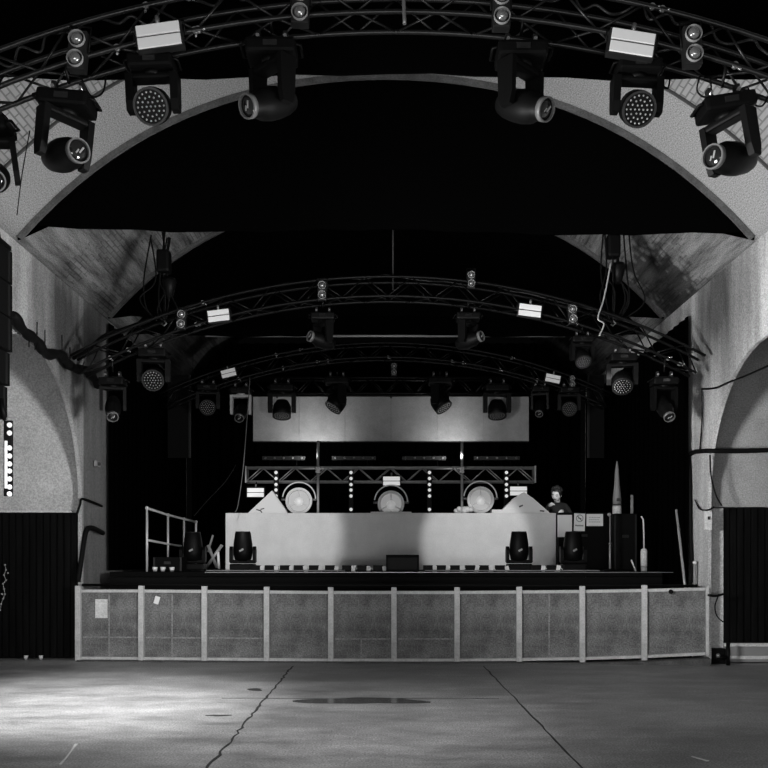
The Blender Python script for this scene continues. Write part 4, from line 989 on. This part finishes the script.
# ---------------------------------------------------------------- cables on the walls
def smooth(pts, k=6):
    V = [Vector(p) for p in pts]; out = []
    for i in range(len(V)-1):
        p0, p1, p2, p3 = V[max(i-1, 0)], V[i], V[i+1], V[min(i+2, len(V)-1)]
        for j in range(k):
            t = j/k; out.append(0.5*((2*p1)+(-p0+p2)*t+(2*p0-5*p1+4*p2-p3)*t*t+(-p0+3*p1-3*p2+p3)*t**3))
    out.append(V[-1]); return out
def wire(name, pts, r, label, cat='cable', m=CABLE, n=8):
    pp = smooth(pts); rr = r
    if isinstance(r, tuple): rr = [r[0]+(r[1]-r[0])*abs(math.sin(i*0.55)) for i in range(len(pp))]
    return tag(MB().tube(pp, rr, n).build(name, m), label, cat)
XL = -4.8
wire('cable_loom', [WL(x, y, XL) for x, y in ((13, 314), (24, 331), (37, 341), (46, 354), (60, 354), (67, 363), (77, 369), (88, 371), (98, 385))], (0.05, 0.08), 'thick black cable loom sagging along the left wall to the truss')
wire('cable_loom', [WL(74, 358, XL), WL(88, 350, XL), P(104, 336, 13.2), P(124, 329, 13.2), P(150, 320, 13.2)], 0.03, 'thinner black cable rising from the sagging loom to the second truss')
loom = [o for o in C.objects if o.name == 'cable_loom'][0]
for px, y0, y1 in ((37, 322, 350), (62, 335, 355), (45, 330, 348), (29, 330, 347), (35, 335, 350), (70, 347, 360)):
    MB().cyl(WL(px, y0, XL), WL(px, y1, XL), 0.008, n=5).build('cable_tie', CABLE, loom)
XR = 4.88
DR = 13.18
wire('wall_cable', [WL(688, 456, XR), WL(694, 452, XR), WL(704, 451, XR), P(711, 451, DR), P(740, 451, DR), P(775, 450, DR)], 0.035, 'thick black cable running level across the right wall above the gate')
wire('wall_cable', [WL(689, 456, XR), WL(690, 480, XR), WL(691, 540, XR), WL(693, 583, XR)], 0.03, 'thick black cable dropping down the right pier to the stage')
wire('wall_cable', [WL(702, 389, XR), WL(715, 388, XR), WL(729, 382, XR), WL(745, 376, XR), WL(772, 364, XR)], 0.014, 'thin sagging cable high on the right wall')
wire('wall_cable', [WL(702, 389, XR), WL(702, 420, XR), WL(700, 450, XR)], 0.012, 'thin cable dropping from the sagging one to the thick level cable')
wire('wall_cable', [P(710, 455, DR), P(711, 475, DR), P(716, 495, DR), P(722, 506, DR)], 0.012, 'thin cable curving from the level cable to the corner of the right gate')
wire('wall_cable', [WL(695, 500, XR), WL(700, 509, XR), P(708, 510, DR), P(714, 507, DR)], 0.012, 'short looped cable over the switch box on the right pier')
wire('wall_cable', [P(708, 595, DR), P(716, 596, DR), P(724, 594, DR)], 0.018, 'black cable crossing low on the right pier')
wire('wall_cable', [P(719, 594, DR), P(715, 606, DR), P(717, 616, DR), P(723, 622, DR)], 0.01, 'thin curved cable low on the right pier')
wire('wall_cable', [P(77, 514, 14.1), P(80, 505, 14.1), P(82, 499, 14.1), P(92, 502, 14.5), P(102, 506, 14.9)], 0.02, 'black pipe bracket at the top corner of the left gate')
wire('wall_pipe', [P(78, 582, 14.05), P(82, 555, 14.1), P(86, 532, 14.2), P(92, 528, 14.4), P(103, 533, 14.9)], 0.042, 'thick black bent pipe on the left pier', 'pipe')
wire('wall_cable', [WL(35, 105, -4.4)*1, P(30, 130, 10.2), P(22, 175, 10.2), P(17, 215, 10.6)], 0.006, 'thin wire hanging down the vault at the far left')
# switch boxes on the right pier
for px0, px1, py0, py1, lab in ((706, 713, 510, 530, 'pale switch box on the right pier below the looped cable'),):
    a, b = P(px0, py0, 13.25), P(px1, py1, 13.25); w_ = b.x-a.x; h = a.z-b.z
    t = thing('switch_box', lab, 'switch box', ((a.x+b.x)/2, 13.32, b.z))
    MB().box((0, 0, h/2), (w_, 0.07, h), bev=0.008).build('box', LEDGE, t); MB().box((0, -0.04, h*0.6), (0.03, 0.02, 0.05)).build('switch', GREYB, t)
a = WL(698, 560, 4.85); t = thing('tap_fitting', 'small pale knob fitting on the right pier beside the leaning pole', 'tap', (4.85, a.y, 1.42)); t.location.y = 13.75
MB().cyl((0, 0, -0.25), (0, 0, 0.12), 0.02).build('pipe', MIDG, t); MB().ball((0, 0, 0.14), 0.035, 10).build('knob', LEDGE, t)
p = P(91, 465, 14.9); t = thing('wall_bracket', 'small pale bracket on the dark strip of the left pier', 'bracket', (-4.88, 14.75, p.z))
MB().box((0.01, 0, 0), (0.05, 0.2, 0.1), bev=0.01).build('plate', MIDG, t); MB().cyl((0.0, 0, 0), (0.06, -0.02, 0), 0.03).build('socket', INK, t)
# low items at the foot of the right pier
t = thing('floor_fitting', 'small black pipe fitting on the floor at the foot of the right pier', 'fitting', (5.08, 13.3, 0))
MB().cyl((-0.06, 0, 0.12), (0.1, 0, 0.12), 0.03).build('pipe', BLK, t); MB().cyl((0.12, 0, 0.0), (0.12, 0, 0.34), 0.03).build('upright', BLK, t); MB().ball((-0.04, -0.02, 0.15), 0.035, 8).build('valve', ALU, t)

# ---------------------------------------------------------------- hoists
def zvault(x): return zv(x)
for px, D, ym, ye, lab in ((164, 13.2, 262, 322, 'chain hoist with tangled cables above the left end of the second truss'), (613, 13.2, 247, 322, 'chain hoist hanging above the right end of the second truss'),
                       (393, 13.2, 120, 290, 'thin upright pipe hanging at the centre of the second truss')):
    x = P(px, 0, D).x; zt2 = zvault(x)-0.02; ze = P(0, ye, D).z; zm = P(0, ym, D).z
    t = thing('chain_hoist' if px != 393 else 'drop_pipe', lab, 'hoist' if px != 393 else 'pipe', (x, D, ze))
    MB().cyl((0, 0, 0), (0, 0, zt2-ze), 0.012 if px != 393 else 0.014, n=6).build('chain', BLK if px != 393 else GREYB, t)
    if px != 393:
        MB().box((0, 0, zm-ze), (0.2, 0.2, 0.34), bev=0.04).build('motor', BLK, t)
        MB().lathe([(0.05, 0), (0.11, 0.25), (0.09, 0.3)], (0.08, 0, zm-ze-0.55)).build('chain_bag', BLK, t)
        MB().tube([(0, 0, 0.02), (0.04, 0, -0.02), (0, 0, -0.06), (-0.03, 0, -0.03)], 0.012, 6).build('hook', ALU, t)
        rr = random.Random(px); sg = -1 if px < 386 else 1
        for k in range(7):
            x_ = rr.uniform(-0.25, 0.12)*sg*-1
            MB().tube(smooth([(x_, 0.05, zm-ze+0.5+rr.uniform(-.2, .1)), (x_+rr.uniform(-.1, .1), 0, (zm-ze)*0.7), (x_*1.6+rr.uniform(-.1, .1), -0.05, 0.15+rr.uniform(0, .3)), (x_*0.5, 0, 0.02)]), 0.012, 5).build('cable', CABLE, t)
wire('steel_wire', [P(611, 262, 13.0), P(604, 298, 13.0), P(598, 318, 13.0), P(604, 324, 13.0), P(599, 336, 13.0)], 0.012, 'pale kinked wire hanging beside the right chain hoist', 'wire', ALUD)
wire('drop_pipe', [P(403.3, -12, FD-0.2), P(404.6, 24, FD-0.2)], 0.016, 'short bright pipe hanging at the top centre of the nearest truss', 'pipe', ALU)
wire('drop_cable', [Vector((P(250, 0, 17.855).x, 17.855, chord_z(18.0, P(250, 0, 17.855).x)-0.01)), P(247, 420, 17.5), P(243, 470, 17.5), P(238, 505, 17.5), P(235, 512, 17.5)], 0.008, 'thin grey cable dropping from the trusses to the left end of the booth', 'cable', RIMG)
wire('drop_cable', [P(236, 465, 18.5), P(225, 482, 18.3), P(208, 500, 18), P(194, 516, 17.6)], 0.007, 'thin cable slanting down to the left hand rail', 'cable', GREYB)
# drooping power cables around the near lights
for pts, lab in (([(80, 76), (88, 92), (94, 97), (103, 92), (106, 76)], 'looped black cable between the left beam light and the nearest truss'),
                 ([(0, 112), (8, 120), (13, 136), (10, 142), (4, 140)], 'looped black cable at the far left edge of the vault'),
                 ([(700, 76), (697, 90), (704, 97), (711, 92), (710, 78)], 'looped black cable left of the right beam light'),
                 ([(748, 88), (753, 103), (762, 106), (768, 96)], 'looped black cable right of the right beam light'),
                 ([(655, 80), (662, 86), (668, 88), (670, 78)], 'short looped cable beside the right round-faced light')):
    wire('power_cable', [P(x, y, FD-0.02) for x, y in pts], 0.008, lab)
for k, (D_, a_, b_, up, lab) in enumerate(((FD, -3.4, -0.3, True, 'loose black cable run lying along the top left of the nearest truss'), (FD, 0.4, 3.5, True, 'loose black cable run lying along the top right of the nearest truss'),
        (13.2, -4.0, 4.0, True, 'loose black cable run lying along the top of the second truss'))):
    rr = random.Random(k+40); n_ = 26; pts = []
    for i in range(n_+1):
        x_ = a_+(b_-a_)*i/n_; pts.append((x_, D_+rr.uniform(-.1, .1), chord_z(D_, x_, up)+0.035+(rr.uniform(-0.06, 0.02) if i % 2 else 0)))
    wire('truss_cable', pts, 0.012, lab, m=GREYB)
# shackles and clamps glinting on the trusses
gl = [(15, 60, FD), (100, 10, FD), (146, 13, FD), (188, 10, FD), (117, 56, FD), (195, 18, FD), (198, 22, FD), (640, 22, FD), (662, 18, FD), (652, 12, FD), (735, 70, FD),
      (196, 335, 13), (574, 336, 13), (317, 357, 17.6), (328, 369, 17.6), (463, 358, 17.6), (452, 370, 17.6), (239, 383, 17.6), (283, 372, 17.6), (500, 374, 17.6), (537, 387, 17.6),
      (203, 287, 13), (110, 360, 13), (128, 344, 13), (668, 366, 13), (679, 358, 13), (680, 354, 13), (104, 355, 13), (300, 352, 17.6), (276, 354, 17.6), (512, 356, 17.6), (388, 365, 17.6)]
def place_c(proto, loc, roll, label, grp):
    # small shackles
    if proto.name not in used: used.add(proto.name); o = proto; o.location = loc; o['label'] = label; o['group'] = grp
    else: o = dup(proto, loc, label, grp)
    o.rotation_euler = (0, math.radians(roll), 0); return o
def make_clamp():
    t = thing('truss_clamp', 'x', 'clamp')
    MB().lathe([(0.016, -0.015), (0.028, -0.015), (0.028, 0.015), (0.016, 0.015)], (0, 0, 0), (0, -1, 0), 12, closed=True).build('shackle', ALU, t)
    MB().cyl((0.02, 0, -0.015), (0.05, -0.02, -0.04), 0.01, n=6).build('bolt', SHINY, t)
    return t
cl0 = make_clamp()
for px, py, D in gl:
    if px in (15, 100, 104): continue
    K = near(D); lx = (px-VX)*(K-0.145)/F; zz = EYE+(VY-py)*(K-0.145)/F; zA, zB = chord_z(K, lx), chord_z(K, lx, True)
    nm = {FD: 'nearest', 13: 'second', 17.6: 'third'}[D]
    sd = ('far left' if px < 130 else 'left' if px < 260 else 'left of centre' if px < 386 else 'right of centre' if px < 500 else 'right' if px < 640 else 'far right')
    place_c(cl0, Vector((lx, K-0.145, zA if abs(zz-zA) < abs(zz-zB) else zB)), random.uniform(-60, 60), 'small bright clamp on the %s arched truss, %s' % (nm, sd), 'small clamps, %s truss, %s' % (nm, sd))
